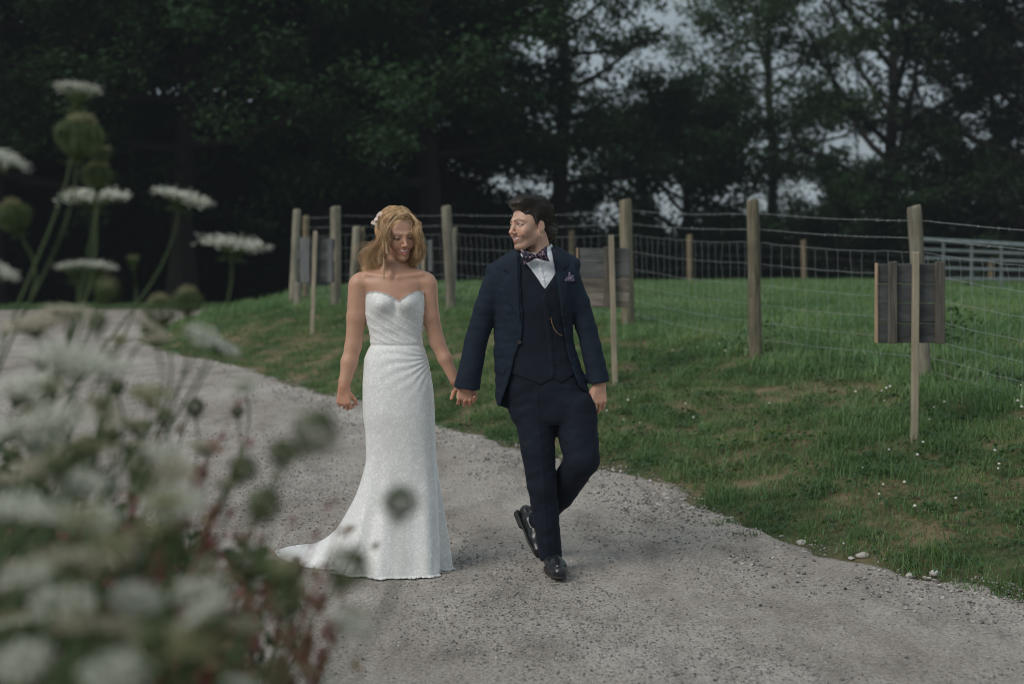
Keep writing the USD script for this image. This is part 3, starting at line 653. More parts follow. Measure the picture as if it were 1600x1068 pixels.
def face_tint(P, C, R, S, male, skin):
    """Complexion: lips, brows, lashes, lids, stubble, and a little unevenness, by place on the head."""
    p = (P - C) @ R / S; n = len(P); col = np.repeat(np.asarray(skin, float)[None], n, 0)
    col *= (1 + .14 * (meshkit.fbm(P * 38, 3, 3) - .5))[:, None]
    x, y, z = np.abs(p[:, 0]), p[:, 1], p[:, 2]; front = y < -.045
    def mixin(w, c):
        nonlocal col
        w = np.clip(w, 0, 1)[:, None] * front[:, None]; col = col * (1 - w) + np.asarray(c) * w
    def seg(ax, az, bx, bz, r, soft):
        ex, ez = bx - ax, bz - az; t = np.clip(((x - ax) * ex + (z - az) * ez) / (ex * ex + ez * ez), 0, 1)
        return np.clip((r - np.hypot(x - ax - t * ex, z - az - t * ez)) / soft + .5, 0, 1)
    mixin(.35 * np.exp(-((x - .043) / .018) ** 2 - ((z + .036) / .018) ** 2), np.asarray(skin) * (1.05, .72, .66))
    mixin(.25 * np.exp(-(x / .014) ** 2 - ((z + .033) / .014) ** 2), np.asarray(skin) * (1.05, .78, .74))
    if male:
        st = np.clip((-.035 - z) / .02, 0, 1) * np.clip((z + .145) / .02, 0, 1) * np.clip(1.2 - np.exp(-((x - .03) / .018) ** 2 - ((z + .03) / .016) ** 2) * 1.5, 0, 1)
        st = np.maximum(st, np.clip((x - .050) / .012, 0, 1) * np.clip((.012 - z) / .02, 0, 1) * np.clip((z + .125) / .02, 0, 1) * np.clip((-.004 - y) / .012, 0, 1)); st *= np.clip((.012 - y) / .02, 0, 1) * np.clip((z + .128) / .014, 0, 1) * (x < .071)
        st = st * (.75 + .5 * meshkit.noise(P * 420, 8))
        st *= 1 - .85 * np.exp(-(x / .026) ** 4 - ((z + .046) / .015) ** 2); w = np.clip(.28 * st, 0, .5)[:, None]; col = col * (1 - w) + np.array((.075, .052, .042)) * w
        mixin(.80 * np.maximum(seg(.010, .0195, .030, .0258, .0042, .004), seg(.030, .0258, .050, .0195, .0034, .004)), (.035, .025, .020))
        mixin(seg(.018, .0035, .034, .0055, .0022, .002) + seg(.034, .0055, .047, .0005, .0022, .002), (.025, .017, .015))
        mixin(.65 * (seg(.000, -.0580, .024, -.0535, .0040, .003)), np.array((.36, .16, .135))); mixin(.8 * seg(.000, -.0765, .020, -.0625, .0055, .003), np.array((.34, .13, .115)))
    else:
        mixin(.42 * seg(.020, .0085, .046, .0085, .0070, .006), (.15, .095, .08))
        mixin(.6 * np.maximum(seg(.013, .0205, .030, .0262, .0028, .003), seg(.030, .0262, .048, .0205, .0024, .003)), (.11, .07, .045))
        mixin(seg(.019, -.0030, .033, -.0042, .0022, .0018) + seg(.033, -.0042, .048, .0005, .0025, .0018), (.018, .012, .011))
        mixin(.85 * seg(.000, -.0585, .024, -.0540, .0046, .003), (.42, .135, .125)); mixin(.85 * seg(.000, -.0800, .021, -.0630, .0060, .003), (.46, .155, .145))
    return col

def hand(vol, W, D, N, thumb, scale=1.0, curls=((12, 16, 10),) * 4, spread=.06, tcurl=(.35, .15), k=.005):
    """W: wrist; D: towards the fingers; N: out of the back of the hand; thumb: +1 or -1, the side (N x D) that it stands on. Returns finger joints."""
    W, D, N = (np.asarray(a, float) for a in (W, D, N)); D = D / np.linalg.norm(D); N = N - D * (N @ D); N /= np.linalg.norm(N); T = np.cross(N, D) * thumb; s = scale
    pos = lambda t, d, n: W + T * t * s + D * d * s + N * n * s
    vol.add(cone(pos(0, -.03, 0), pos(0, .02, 0), .024 * s, .023 * s), .01)
    for t0, t1 in ((.022, .030), (.007, .010), (-.008, -.010), (-.021, -.028)):
        vol.add(cone(pos(t0 * .7, .012, 0), pos(t1, .086 - abs(t1 - .008) * .25, .002), .0155 * s, .0115 * s), .010)
    vol.add(cone(pos(.014, .022, -.010), pos(.032, .048, -.012), .017 * s, .012 * s), .010)
    joints = []
    for i, (t, L, r) in enumerate(((.030, .074, .0092), (.010, .082, .0094), (-.010, .076, .0090), (-.028, .060, .0080))):
        p = pos(t, .088 - abs(t - .008) * .25, .003); ang = 0.0; fan = (t * spread / .03); js = [p]; rr = r * s
        for (fr, c) in zip((.46, .30, .24), curls[i]):
            ang += math.radians(c); d = (D + T * fan) * math.cos(ang) - N * math.sin(ang); d /= np.linalg.norm(d); p2 = p + d * L * fr * s
            vol.add(cone(p, p2, rr, rr * .92), k if fr > .4 else .003); p = p2; rr *= .92; js.append(p)
        joints.append(js)
    p = pos(.030, .040, -.012); d = T * .55 + D * .8 - N * tcurl[0]; d /= np.linalg.norm(d); p2 = p + d * .036 * s; vol.add(cone(p, p2, .0125 * s, .0105 * s), .007)
    d = T * .10 + D * .95 - N * (tcurl[0] + tcurl[1]); d /= np.linalg.norm(d); vol.add(cone(p2, p2 + d * .030 * s, .0105 * s, .0088 * s), .004)
    return joints
# ---------------------------------------------------------------- the groom
def skin_mat(name, sss=.18):
    return M(name, {'a': ('attribute', {'attribute': 'tint'}), 'g': ('geometry', {}), 'n': ('noise_texture', {'scale': 420.0, 'detail': 3.0}), 'b': ('bump', {'strength': .12, 'distance': .001}),
        'p': ('principled_bsdf', {'roughness': .52, 'specular_ior_level': .42, 'subsurface_weight': sss, 'subsurface_scale': .006, 'subsurface_radius': (1.0, .35, .2)})},
        [('a.color', 'p.base_color'), ('g.position', 'n.vector'), ('n.fac', 'b.height'), ('b.normal', 'p.normal')])
mat_skin = skin_mat('skin')
def cloth_mat(name, col, light, scale=650.0, sheen=.25, rough=.85, weave=.35, spec=.2):
    return M(name, {'g': ('geometry', {}), 'mp': ('mapping', {'scale': (1, 1, .7), 'rotation': (.3, .2, .7)}), 'n': ('noise_texture', {'scale': scale, 'detail': 2.0}), 'n2': ('noise_texture', {'scale': 9.0, 'detail': 5.0, 'roughness': .6}),
        'ad': ('math', {'math_type': 'multiply_add', 'value2': .5}), 'hf': ('math', {'math_type': 'multiply', 'value2': .5}), 'r': ('rgb_ramp', {'ramp': [(.3, col), (.7, light)]}), 'b': ('bump', {'strength': weave, 'distance': .0012}), 'b2': ('bump', {'strength': .22, 'distance': .012}),
        'p': ('principled_bsdf', {'roughness': rough, 'specular_ior_level': spec, 'sheen_weight': sheen, 'sheen_roughness': .45, 'sheen_tint': light})},
        [('g.position', 'mp.vector'), ('mp.vector', 'n.vector'), ('g.position', 'n2.vector'), ('n2.fac', 'hf.value1'), ('n.fac', 'ad.value1'), ('hf.value', 'ad.value3'), ('ad.value', 'r.fac'), ('r.color', 'p.base_color'),
         ('n2.fac', 'b2.height'), ('n.fac', 'b.height'), ('b2.normal', 'b.normal'), ('b.normal', 'p.normal')])
mat_jacket = cloth_mat('navy_wool', (.0055, .0098, .017), (.0125, .0215, .036), sheen=.08)
mat_vest = cloth_mat('navy_wool_dark', (.0046, .0070, .0120), (.0100, .0150, .0255), sheen=.05)
mat_trousers = cloth_mat('navy_trousers', (.0045, .0068, .0125), (.010, .0148, .0255), sheen=.06)
mat_shirt = cloth_mat('shirt_cotton', (.50, .53, .58), (.66, .68, .72), 300.0, .05, .8, .3)
def spot_mat(name, base, s1, s2):
    return M(name, {'g': ('geometry', {}), 'v': ('voronoi_texture', {'scale': 120.0}), 'r': ('rgb_ramp', {'interpolate': False, 'ramp': [(0, s1), (.21, s2), (.30, base)]}),
        'n': ('noise_texture', {'scale': 60.0}), 'r2': ('rgb_ramp', {'ramp': [(.4, (.6, .6, .7)), (.6, (1.3, 1.1, 1.0))]}), 'm': ('mix', {'mix_type': 'multiply', 'fac': 1.0}), 'p': ('principled_bsdf', {'roughness': .6, 'specular_ior_level': .3})},
        [('g.position', 'v.vector'), ('v.distance', 'r.fac'), ('g.position', 'n.vector'), ('n.fac', 'r2.fac'), ('r.color', 'm.color1'), ('r2.color', 'm.color2'), ('m.color', 'p.base_color')])
mat_square = spot_mat('floral_square', (.10, .09, .14), (.75, .72, .76), (.42, .34, .42))
mat_bow = spot_mat('floral_silk', (.018, .016, .032), (.62, .56, .62), (.30, .16, .22))
mat_leather = M('black_leather', {'g': ('geometry', {}), 'n': ('noise_texture', {'scale': 160.0, 'detail': 3.0}), 'b': ('bump', {'strength': .12, 'distance': .002}), 'p': ('principled_bsdf', {'base_color': (.010, .011, .013), 'roughness': .27, 'specular_ior_level': .5})},
    [('g.position', 'n.vector'), ('n.fac', 'b.height'), ('b.normal', 'p.normal')])
mat_sole = M('shoe_sole', {'p': ('principled_bsdf', {'base_color': (.02, .018, .016), 'roughness': .7})}, [])
mat_gold = M('gold', {'p': ('principled_bsdf', {'base_color': (.50, .33, .19), 'metallic': 1.0, 'roughness': .28})}, [])
mat_silver = M('silver', {'p': ('principled_bsdf', {'base_color': (.75, .74, .72), 'metallic': 1.0, 'roughness': .22})}, [])
mat_white = M('tooth_enamel', {'p': ('principled_bsdf', {'base_color': (.88, .86, .81), 'roughness': .3})}, [])
mat_eye = M('eye_surface', {'a': ('attribute', {'attribute': 'tint'}), 'p': ('principled_bsdf', {'roughness': .12, 'coat_weight': .5})}, [('a.color', 'p.base_color')])
def hair_mat(name, root, tip, rough=.42, spec=.5):
    return M(name, {'g': ('geometry', {}), 'oi': ('hair_info', {}), 'mp': ('mapping', {'scale': (1, 1, .25)}), 'n': ('noise_texture', {'scale': 95.0, 'detail': 4.0, 'roughness': .6}), 'n2': ('noise_texture', {'scale': 22.0, 'detail': 2.0}), 'mx': ('math', {'math_type': 'multiply_add', 'value2': .55}), 'h2': ('math', {'math_type': 'multiply', 'value2': .45}),
        'r': ('rgb_ramp', {'ramp': [(.30, root), (.70, tip)]}), 'b': ('bump', {'strength': .7, 'distance': .004}), 'p': ('principled_bsdf', {'roughness': rough, 'specular_ior_level': spec, 'anisotropic': .5})},
        [('g.position', 'mp.vector'), ('mp.vector', 'n.vector'), ('g.position', 'n2.vector'), ('n2.fac', 'h2.value1'), ('n.fac', 'mx.value1'), ('h2.value', 'mx.value3'), ('mx.value', 'r.fac'), ('r.color', 'p.base_color'), ('n.fac', 'b.height'), ('b.normal', 'p.normal')])
mat_hair_dark = hair_mat('hair_dark', (.010, .0075, .006), (.030, .022, .017), .38, .45)
mat_hair_blond = hair_mat('hair_blond', (.25, .135, .062), (.72, .455, .24), .45, .45)
mat_hair_low = hair_mat('hair_lowlight', (.10, .052, .026), (.27, .155, .075), .45, .4)
mat_hair_high = hair_mat('hair_highlight', (.50, .34, .18), (.90, .70, .44), .42, .45)
def curves(name, strands, width, mat, parent):
    n = [len(s) for s in strands]; c = UsdGeom.BasisCurves.Define(stage, path_for(name, parent))
    c.CreateTypeAttr('linear'); c.CreatePointsAttr(Vt.Vec3fArray.FromNumpy(np.concatenate(strands).astype(np.float32))); c.CreateCurveVertexCountsAttr(Vt.IntArray.FromNumpy(np.array(n, np.int32)))
    w = np.concatenate([width * (1 - .75 * np.linspace(0, 1, k) ** 2) for k in n]).astype(np.float32); c.CreateWidthsAttr(Vt.FloatArray.FromNumpy(w)); c.SetWidthsInterpolation('vertex')
    UsdShade.MaterialBindingAPI.Apply(c.GetPrim()).Bind(mat); return tag(c.GetPrim())
def smooth_path(pts, n):
    from scipy.interpolate import CubicSpline
    p = np.asarray(pts, float); t = np.concatenate([[0], np.cumsum(np.linalg.norm(np.diff(p, axis=0), axis=1))]); return CubicSpline(t, p)(np.linspace(0, t[-1], n))

def front_of(vol):
    """y of the front face of a sculpted volume as a function of (x, z)."""
    F = vol.F; xs, ys, zs = vol.ax; ins = F < 0; k = np.argmax(ins, 1); has = ins.any(1); k1 = np.clip(k, 1, None)
    I, J = np.meshgrid(np.arange(len(xs)), np.arange(len(zs)), indexing='ij'); f1 = F[I, k1, J]; f0 = F[I, k1 - 1, J]
    y = ys[k1 - 1] + (ys[k1] - ys[k1 - 1]) * f0 / np.where(f0 - f1 == 0, 1, f0 - f1)
    from scipy.ndimage import distance_transform_edt, gaussian_filter, map_coordinates
    idx = distance_transform_edt(~has, return_distances=False, return_indices=True); y = y[tuple(idx)]; y = gaussian_filter(y, 1.0)
    def q(x, z):
        x, z = np.atleast_1d(x), np.atleast_1d(z); u = np.interp(x, xs, np.arange(len(xs))); w = np.interp(z, zs, np.arange(len(zs))); r = map_coordinates(y, [u, w], order=1, mode='nearest'); return r if len(r) > 1 else float(r[0])
    return q
def patch(poly, front, lift, thick, size=.006, soft=.004, extra=None):
    """A piece of cloth in the outline of a polygon (xz plane), lying on a front surface."""
    from shapely.geometry import Polygon, LineString
    import shapely
    P = Polygon(poly).buffer(0); P = P.segmentize(size); bx = P.bounds
    gx, gz = np.meshgrid(np.arange(bx[0], bx[2], size), np.arange(bx[1], bx[3], size)); gx = gx + (np.arange(gx.shape[0]) % 2)[:, None] * size / 2
    inn = P.buffer(-size * .45); c = np.stack([gx.ravel(), gz.ravel()], 1); c = c[shapely.contains_xy(inn, c[:, 0], c[:, 1])]
    ring = np.array(P.exterior.coords)[:-1]; pts = np.vstack([ring, c])
    from scipy.spatial import Delaunay
    tri = Delaunay(pts).simplices; cen = pts[tri].mean(1); tri = tri[shapely.contains_xy(P.buffer(1e-6), cen[:, 0], cen[:, 1])]
    a, b, d = pts[tri[:, 0]], pts[tri[:, 1]], pts[tri[:, 2]]; area = (b - a)[:, 0] * (d - a)[:, 1] - (b - a)[:, 1] * (d - a)[:, 0]
    tri = tri[np.abs(area) > 1e-9]; area = area[np.abs(area) > 1e-9]; tri[area < 0] = tri[area < 0][:, ::-1]
    dist = shapely.distance(shapely.points(pts), P.exterior); y = front(pts[:, 0], pts[:, 1])
    yf = y - lift - thick * np.clip(dist / soft, 0, 1) ** .5
    if extra is not None: yf = yf - extra(pts[:, 0], pts[:, 1], dist)
    n = len(pts); v = np.vstack([np.stack([pts[:, 0], yf, pts[:, 1]], 1), np.stack([pts[:, 0], y + .003, pts[:, 1]], 1)])
    m = len(ring); k = np.arange(m); k2 = (k + 1) % m
    rim = np.vstack([np.stack([k, k2, k2 + n], 1), np.stack([k, k2 + n, k + n], 1)])
    return v, np.vstack([tri, tri[:, ::-1] + n, rim[:, ::-1] if Polygon(ring).exterior.is_ccw else rim])

GD = 6.70; gs = GD / FPX
def g_(px, py, dy=0.0):
    p = at(px, py, GD); return np.array([p[0], GD + dy, p[2]])
def gxz(poly): return [tuple(g_(a, b)[[0, 2]]) for a, b in poly]
groom = thing('person', 'man in a navy three piece suit with a floral bow tie, walking and looking left', 'person', (0, 0, 0))
GH = g_(827.5, 351, .0); GR = euler(53, 2, -2)

# body: one continuous surface
X = axis_of(-.33, .50, .011, [(g_(780, 0)[0], g_(868, 0)[0], .0022), (g_(700, 0)[0], g_(752, 0)[0], .0032), (g_(916, 0)[0], g_(958, 0)[0], .0032)])
Y = axis_of(GD - .24, GD + .52, .012, [(GD - .13, GD + .13, .0026)])
Z = axis_of(-.02, 1.86, .013, [(g_(0, 412)[2], g_(0, 300)[2], .0022), (g_(0, 650)[2], g_(0, 596)[2], .0032)])
B = Vol(X, Y, Z)
r_ = lambda px: px * gs
B.add(stack([(g_(0, y)[2], g_(cx, 0)[0], GD + .02, r_(a), r_(b)) for y, cx, a, b in ((408, 836, 22, 20), (420, 832, 56, 24), (445, 834, 56, 29), (500, 834, 52, 29), (560, 840, 52, 28), (620, 856, 52, 30), (650, 862, 46, 30))]), .01)
for a, b, ra, rb in (((776, 428, .01), (750, 520, .0), 15, 13), ((750, 520, 0), (729, 603, -.02), 13, 8.5), ((890, 425, .01), (916, 510, .01), 15, 13), ((916, 510, .01), (937, 597, -.02), 13, 8.5),
                     ((840, 640, .02), (843, 740, -.01), 30, 18), ((843, 740, -.01), (860, 872, .01), 18, 11), ((888, 640, .02), (908, 722, -.04), 30, 19), ((908, 722, -.04), (840, 832, .30), 18, 11), ((840, 834, .31), (829, 822, .34), 10, 8), ((832, 828, .33), (842, 858, .26), 8, 6), ((860, 872, .01), (862, 886, -.01), 10.5, 8)):
    B.add(cone(g_(*a), g_(*b), r_(ra), r_(rb)), .02)
B.add(cone(g_(842, 412, .035), GH + GR @ np.array([0, .035, -.06]), .060, .056), .02)
B.add(cone(g_(843, 398, -.02), g_(836, 378, -.03), .012, .010), .012)
sculpt_head(B, GH, GR, 1.0, True)
gl = hand(B, g_(936, 598, -.02), (-.05, .02, -1), (.25, -1, 0), -1, 1.02, curls=((14, 16, 10), (17, 18, 10), (22, 20, 12), (26, 22, 12)), tcurl=(.45, .2))
gr = hand(B, g_(727, 594, -.02), (-.03, .05, -1), (0, -1, .15), 1, 1.0, curls=((52, 42, 20), (55, 44, 22), (57, 46, 22), (58, 48, 24)), tcurl=(.55, .3))
gv, gf = B.mesh()
SKIN_M = (.50, .305, .225)
tint = face_tint(gv, GH, GR, 1.0, True, SKIN_M)
low = gv[:, 2] < 1.25; tint[low] = tint[low] * (.98, .93, .90)
obj('body', (gv, gf), mat_skin, groom, color=tint)

def eyes_and_teeth(person, C, R, S, iris, look, teeth_z=-.0632):
    for s in (-1, 1):
        c = C + R @ (np.array([s * .032, -.0735, .0005]) * S); m = trimesh.creation.icosphere(4, .0132 * S); v = np.array(m.vertices)
        d = R @ np.asarray(look, float); d /= np.linalg.norm(d); cs = v @ d / (.0132 * S)
        col = np.where((cs > .90)[:, None], np.asarray(iris), (.50, .47, .45)); col = np.where((cs > .975)[:, None], (.008, .008, .008), col)
        obj('eye', (v + c, np.array(m.faces)), mat_eye, person, color=col)
    a = np.linspace(-1, 1, 15); p = np.stack([a * .0205, -.0898 + .0115 * a ** 2, teeth_z + .0075 * a ** 2], 1) * S
    v, f = tube(p, .0046 * S * (1 - .45 * a ** 2), 8); mid = np.repeat(p, 8, 0)
    v = np.asarray(v); 
    obj('teeth', (v @ R.T + C, f), mat_white, person, smooth=True)
eyes_and_teeth(groom, GH, GR, 1.0, (.045, .028, .018), (-.35, -1, -.12))

# hair: swept back from the forehead, full at the nape
Hh = Vol(*[np.arange(GH[k] - .17, GH[k] + .17, .003) for k in range(3)])
hq = lambda c, r: moved(ell(c, r), GH, GR)
Hh.add(hq((0, .026, .048), (.085, .102, .088)), .01)
Hh.add(hq((0, -.050, .100), (.060, .048, .030)), .02); Hh.add(hq((.022, -.035, .105), (.045, .05, .030)), .02)
Hh.add(hq((0, .085, -.035), (.066, .042, .060)), .02); Hh.add(hq((.02, .108, -.035), (.040, .026, .036)), .015)
for s in (-1, 1): Hh.add(moved(cone((s * .073, -.018, .02), (s * .074, -.012, -.022), .009, .006), GH, GR), .008)
Hh.cut(hq((0, -.088, -.018), (.066, .062, .092)), .010)
for s in (-1, 1):
    Hh.cut(hq((s * .066, -.060, -.02), (.030, .043, .075)), .010); Hh.cut(hq((s * .086, -.002, -.030), (.026, .022, .040)), .006)
Hh.cut(hq((0, .00, -.13), (.08, .07, .075)), .01)
hv, hf = Hh.mesh(); loc = (hv - GH) @ GR
phase = np.arctan2(loc[:, 0], loc[:, 2] + .02) * 16 + 3 * meshkit.noise(loc * 30, 2); nn = loc - np.array([0, .02, .02]); nn /= np.linalg.norm(nn, axis=1, keepdims=True)
hv = hv + (nn @ GR.T) * (.0012 * np.sin(phase * 1.7) + .0018 * (meshkit.noise(loc * np.array([70, 22, 70]), 5) - .5))[:, None]
hairm = obj('hair', (hv, hf), mat_hair_dark, groom, smooth=True)
def star_radius(vl, o):
    """Distance from the point o to a surface, by direction."""
    from scipy.spatial import cKDTree
    d = vl - o; r = np.linalg.norm(d, axis=1); t = cKDTree(d / r[:, None])
    def q(u):
        u = u / np.linalg.norm(u, axis=1, keepdims=True); dd, k = t.query(u, k=6); return (r[k]).mean(1)
    return q
HO = np.array([0, .02, .015]); rad = star_radius((hv - GH) @ GR, HO)
rng = np.random.default_rng(12); st = []
for i in range(2600):
    a = rng.uniform(-1.75, 1.75); th0 = .62 + .10 * rng.random() + .42 * abs(a / 1.75) ** 2.2 + (rng.random() ** 2) * 1.1; th1 = min(th0 + rng.uniform(.9, 2.4), 3.0); t = np.linspace(0, 1, 14)
    th = th0 + (th1 - th0) * t; aa = a * (1 - .10 * t) + rng.normal(0, .05) * np.sin(t * 3) + .05 * np.sin(th * 5 + a * 3)
    u = np.stack([np.sin(th) * np.sin(aa), -np.cos(th), np.sin(th) * np.cos(aa)], 1); u[:, 2] -= np.clip(th - 1.9, 0, 2)[:] * .42
    L = HO + u / np.linalg.norm(u, axis=1, keepdims=True) * (rad(u) + .0004 + .0045 * rng.random() * np.sin(np.clip(t * 1.15, 0, 1) * 3.0) ** .7)[:, None]
    st.append(L @ GR.T + GH)
for i in range(34):                                          # loose ends at the nape
    p = np.array([rng.uniform(-.01, .05), .12, rng.uniform(-.055, .02)]); d = np.array([rng.normal(0, .3), 1, rng.normal(.15, .5)]); L = rng.uniform(.012, .034); t = np.linspace(0, 1, 8)[:, None]
    st.append((p + d * L * t + np.array([0, -.3, .6]) * L * t ** 2 * rng.normal(.3, .6)) @ GR.T + GH)
curves('hair_strands', st, .0011, mat_hair_dark, hairm)

# shirt, with the collar
Sx, Sz = (g_(800, 0)[0], g_(882, 0)[0]), (g_(0, 470)[2], g_(0, 380)[2])
front_sh = Vol(np.arange(g_(740, 0)[0], g_(930, 0)[0], .005), np.arange(GD - .2, GD + .2, .005), np.arange(g_(0, 640)[2], g_(0, 376)[2], .005))
TOR = [(392, 838, 31, 27), (400, 837, 44, 28), (410, 834, 58, 31), (422, 832, 68, 33), (440, 833, 70, 37), (480, 834, 66, 39), (515, 833, 62, 38), (560, 838, 66, 38), (600, 846, 72, 40), (640, 851, 76, 41)]
def torso(dx, db, lo=392, hi=640):
    rows = [(g_(0, y)[2], g_(cx, 0)[0], GD + .012, r_(a + dx), r_(b + db)) for y, cx, a, b in TOR if lo <= y <= hi]; return stack(rows, 2.25)
front_sh.add(torso(-7, -6.0), .01); front_sh.add(cone(g_(842, 420, .03), g_(838, 384, .015), .064, .060), .02)
fs = front_of(front_sh)
cre = lambda x, z, d: .0022 * np.sin(z * 190 + 22 * np.sin(x * 30)) * np.clip(d / .02, 0, 1) + .0020 * (meshkit.noise(np.stack([x * 60, z * 60, 0 * x], -1), 4) - .5)
shirt = obj('shirt', patch(gxz([(812, 392), (826, 402), (840, 404), (852, 398), (863, 388), (872, 410), (870, 430), (852, 456), (838, 440), (812, 400)]), fs, .0, .003, extra=cre), mat_shirt, groom, smooth=40)
obj('placket', patch(gxz([(838, 406), (845, 404), (853, 452), (848, 453)]), fs, .0035, .003, .004), mat_shirt, shirt, smooth=40)
for k, (x, y) in enumerate([(844, 421), (848, 437)]):
    v, f = arrays = (lambda m: (np.array(m.vertices), np.array(m.faces)))(trimesh.creation.cylinder(.0055, .003, sections=16)); c = g_(x, y); yy = float(fs(c[0], c[2])) - .008
    obj('shirt_button', (v[:, [0, 2, 1]] + [c[0], yy, c[2]], f[:, ::-1]), mat_white, shirt, smooth=30)
# collar: a stand round the neck with two points folded down
cp = []
for a in np.linspace(-math.pi * .5 + .10, math.pi * 1.5 - .10, 60):
    cp.append((math.cos(a), math.sin(a)))
cp = np.array(cp); NC = np.array([g_(840, 0)[0], GD + .022]); rows = []
for h, rr in ((0, .0700), (.02, .0665), (.034, .0650), (.036, .0665), (.032, .0690), (.014, .0745), (-.006, .080)):
    front_dip = np.clip(-cp[:, 1], 0, 1) ** 2
    zz = g_(0, 397)[2] + h - .030 * front_dip * (1.0) + cp[:, 0] * .014 - (.012 * front_dip if h < .015 and rr > .07 else 0)
    rows.append(np.stack([NC[0] + cp[:, 0] * rr, NC[1] + cp[:, 1] * rr * .95, zz], 1))
cv = np.concatenate(rows); nr = len(cp); i, j = np.meshgrid(np.arange(len(rows) - 1), np.arange(nr - 1), indexing='ij')
obj('collar', (cv, np.stack([i * nr + j, i * nr + j + 1, (i + 1) * nr + j + 1, (i + 1) * nr + j], -1).reshape(-1, 4)), mat_shirt, shirt, smooth=50)

# waistcoat
VV = Vol(np.arange(g_(740, 0)[0], g_(935, 0)[0], .005), np.arange(GD - .2, GD + .2, .005), np.arange(g_(0, 650)[2], g_(0, 384)[2], .005))
VV.add(torso(-4, -3.2, 392, 640), .01)
VV.cut(prism(gxz([(740, 576), (800, 582), (845, 599), (864, 588), (876, 597), (905, 578), (935, 570), (935, 660), (740, 660)]), GD - .4, GD + .4), .003)
VV.cut(prism(gxz([(806, 380), (813, 398), (851, 452), (868, 425), (866, 380)]), GD - .3, GD - .01), .004)
vest_front = front_of(VV); P = np.meshgrid(*VV.ax, indexing='ij', sparse=True)
VV.F += .0035 * (meshkit.noise(np.stack(np.broadcast_arrays(P[0] * 9 + P[2] * 5, P[1] * 6, P[2] * 26 - P[0] * 12), -1), 3) - .5).astype(np.float32)
vest = obj('waistcoat', VV.mesh(), mat_vest, groom, smooth=True)
obj('button_placket', patch(gxz([(846, 462), (851, 455), (858, 470), (864, 540), (868, 584), (860, 588), (855, 540)]), vest_front, .0, .0035, .006), mat_vest, vest, smooth=40)
for y, x in ((475, 854), (498, 857), (520, 859), (543, 861), (566, 863)):
    m = trimesh.creation.cylinder(.006, .004, sections=16); v = np.array(m.vertices); c = g_(x, y)
    obj('waistcoat_button', (v[:, [0, 2, 1]] + [c[0], float(vest_front(c[0], c[2])) - .006, c[2]], np.array(m.faces)[:, ::-1]), mat_vest, vest, smooth=30)
ch = [(860, 496), (862, 505), (866, 514), (871, 520), (878, 523)]
cpnt = smooth_path([np.array([g_(a, b)[0], float(vest_front(*g_(a, b)[[0, 2]])) - .009, g_(a, b)[2]]) for a, b in ch], 40)
m = MB()
for k in range(0, 39):
    d = cpnt[k + 1] - cpnt[k]; F_ = frame_to(d); t = np.linspace(0, 2 * np.pi, 9); u = F_[:, 0] if k % 2 else F_[:, 1]
    m.add(*tube(cpnt[k] + np.outer(np.cos(t), d) * .72 + np.outer(np.sin(t), u) * .0022, .0008, 4, False))
obj('watch_chain', m.get(), mat_gold, groom, smooth=True)

# jacket
J = Vol(np.arange(g_(690, 0)[0], g_(965, 0)[0], .0045), np.arange(GD - .22, GD + .24, .0045), np.arange(g_(0, 646)[2], g_(0, 384)[2], .0045))
J.add(torso(0, 0), .01)
for a, b, ra, rb in (((778, 439, .012), (759, 484, .008), 22.5, 18.8), ((759, 484, .008), (744, 532, .0), 18.8, 17.4), ((744, 532, 0), (730, 604, -.02), 17.4, 20), ((885, 432, .012), (904, 474, .012), 21.5, 17.5), ((904, 474, .012), (917, 514, .008), 17.5, 15.8), ((917, 514, .008), (936, 596, -.018), 15.8, 16.6)):
    J.add(cone(g_(*a), g_(*b), r_(ra), r_(rb)), .012)
for a, b in (((812, 399, .02), (771, 425, .012)), ((860, 392, .02), (894, 414, .012))): J.add(cone(g_(*a), g_(*b), r_(13), r_(13.5)), .014)
J.cut(prism(gxz([(690, 602), (752, 609), (752, 660), (690, 660)]), GD - .3, GD + .3), .003)
J.cut(prism(gxz([(905, 592), (960, 600), (960, 660), (905, 660), (922, 640)]), GD - .3, GD - .0) if False else prism(gxz([(916, 600), (960, 594), (960, 680), (925, 680), (925, 616)]), GD - .3, GD + .3), .003)
J.cut(prism(gxz([(755, 632), (778, 634), (800, 640), (860, 640), (930, 614), (930, 680), (755, 680)]), GD - .3, GD + .3), .004)
J.cut(prism(gxz([(804, 370), (812, 396), (813, 440), (816, 494), (815, 526), (804, 556), (795, 592), (783, 628), (774, 650), (940, 650), (923, 618), (904, 602), (893, 575), (884, 543), (875, 482), (868, 432), (861, 388), (868, 370)]), GD - .3, GD + .005), .004)
jf = front_of(J)
P = np.meshgrid(*J.ax, indexing='ij', sparse=True)
def field_noise(k, s, seed): return meshkit.noise(np.stack(np.broadcast_arrays(P[0] * k[0] + P[2] * s, P[1] * k[1], P[2] * k[2] - P[0] * s), -1), seed).astype(np.float32) - .5
fold = .0042 * field_noise((14, 7, 20), 14, 3) + .0035 * field_noise((30, 18, 42), -20, 6)
J.F += fold
jacket = obj('jacket', J.mesh(), mat_jacket, groom, smooth=True)
lap = lambda x, z, d: .0
obj('lapel', patch(gxz([(812, 395), (803, 398), (794, 410), (786, 421), (795, 428), (787, 442), (797, 475), (812, 503), (815, 500), (814, 470), (813, 440)]), jf, .003, .005, .005), mat_jacket, jacket, smooth=40)
obj('lapel', patch(gxz([(861, 386), (870, 391), (880, 402), (888, 414), (880, 422), (888, 436), (885, 462), (877, 497), (874, 482), (868, 432)]), jf, .003, .005, .005), mat_jacket, jacket, smooth=40)
obj('breast_pocket', patch(gxz([(878, 441), (900, 436), (901, 441), (879, 446)]), jf, .002, .003, .004), mat_jacket, jacket, smooth=40)
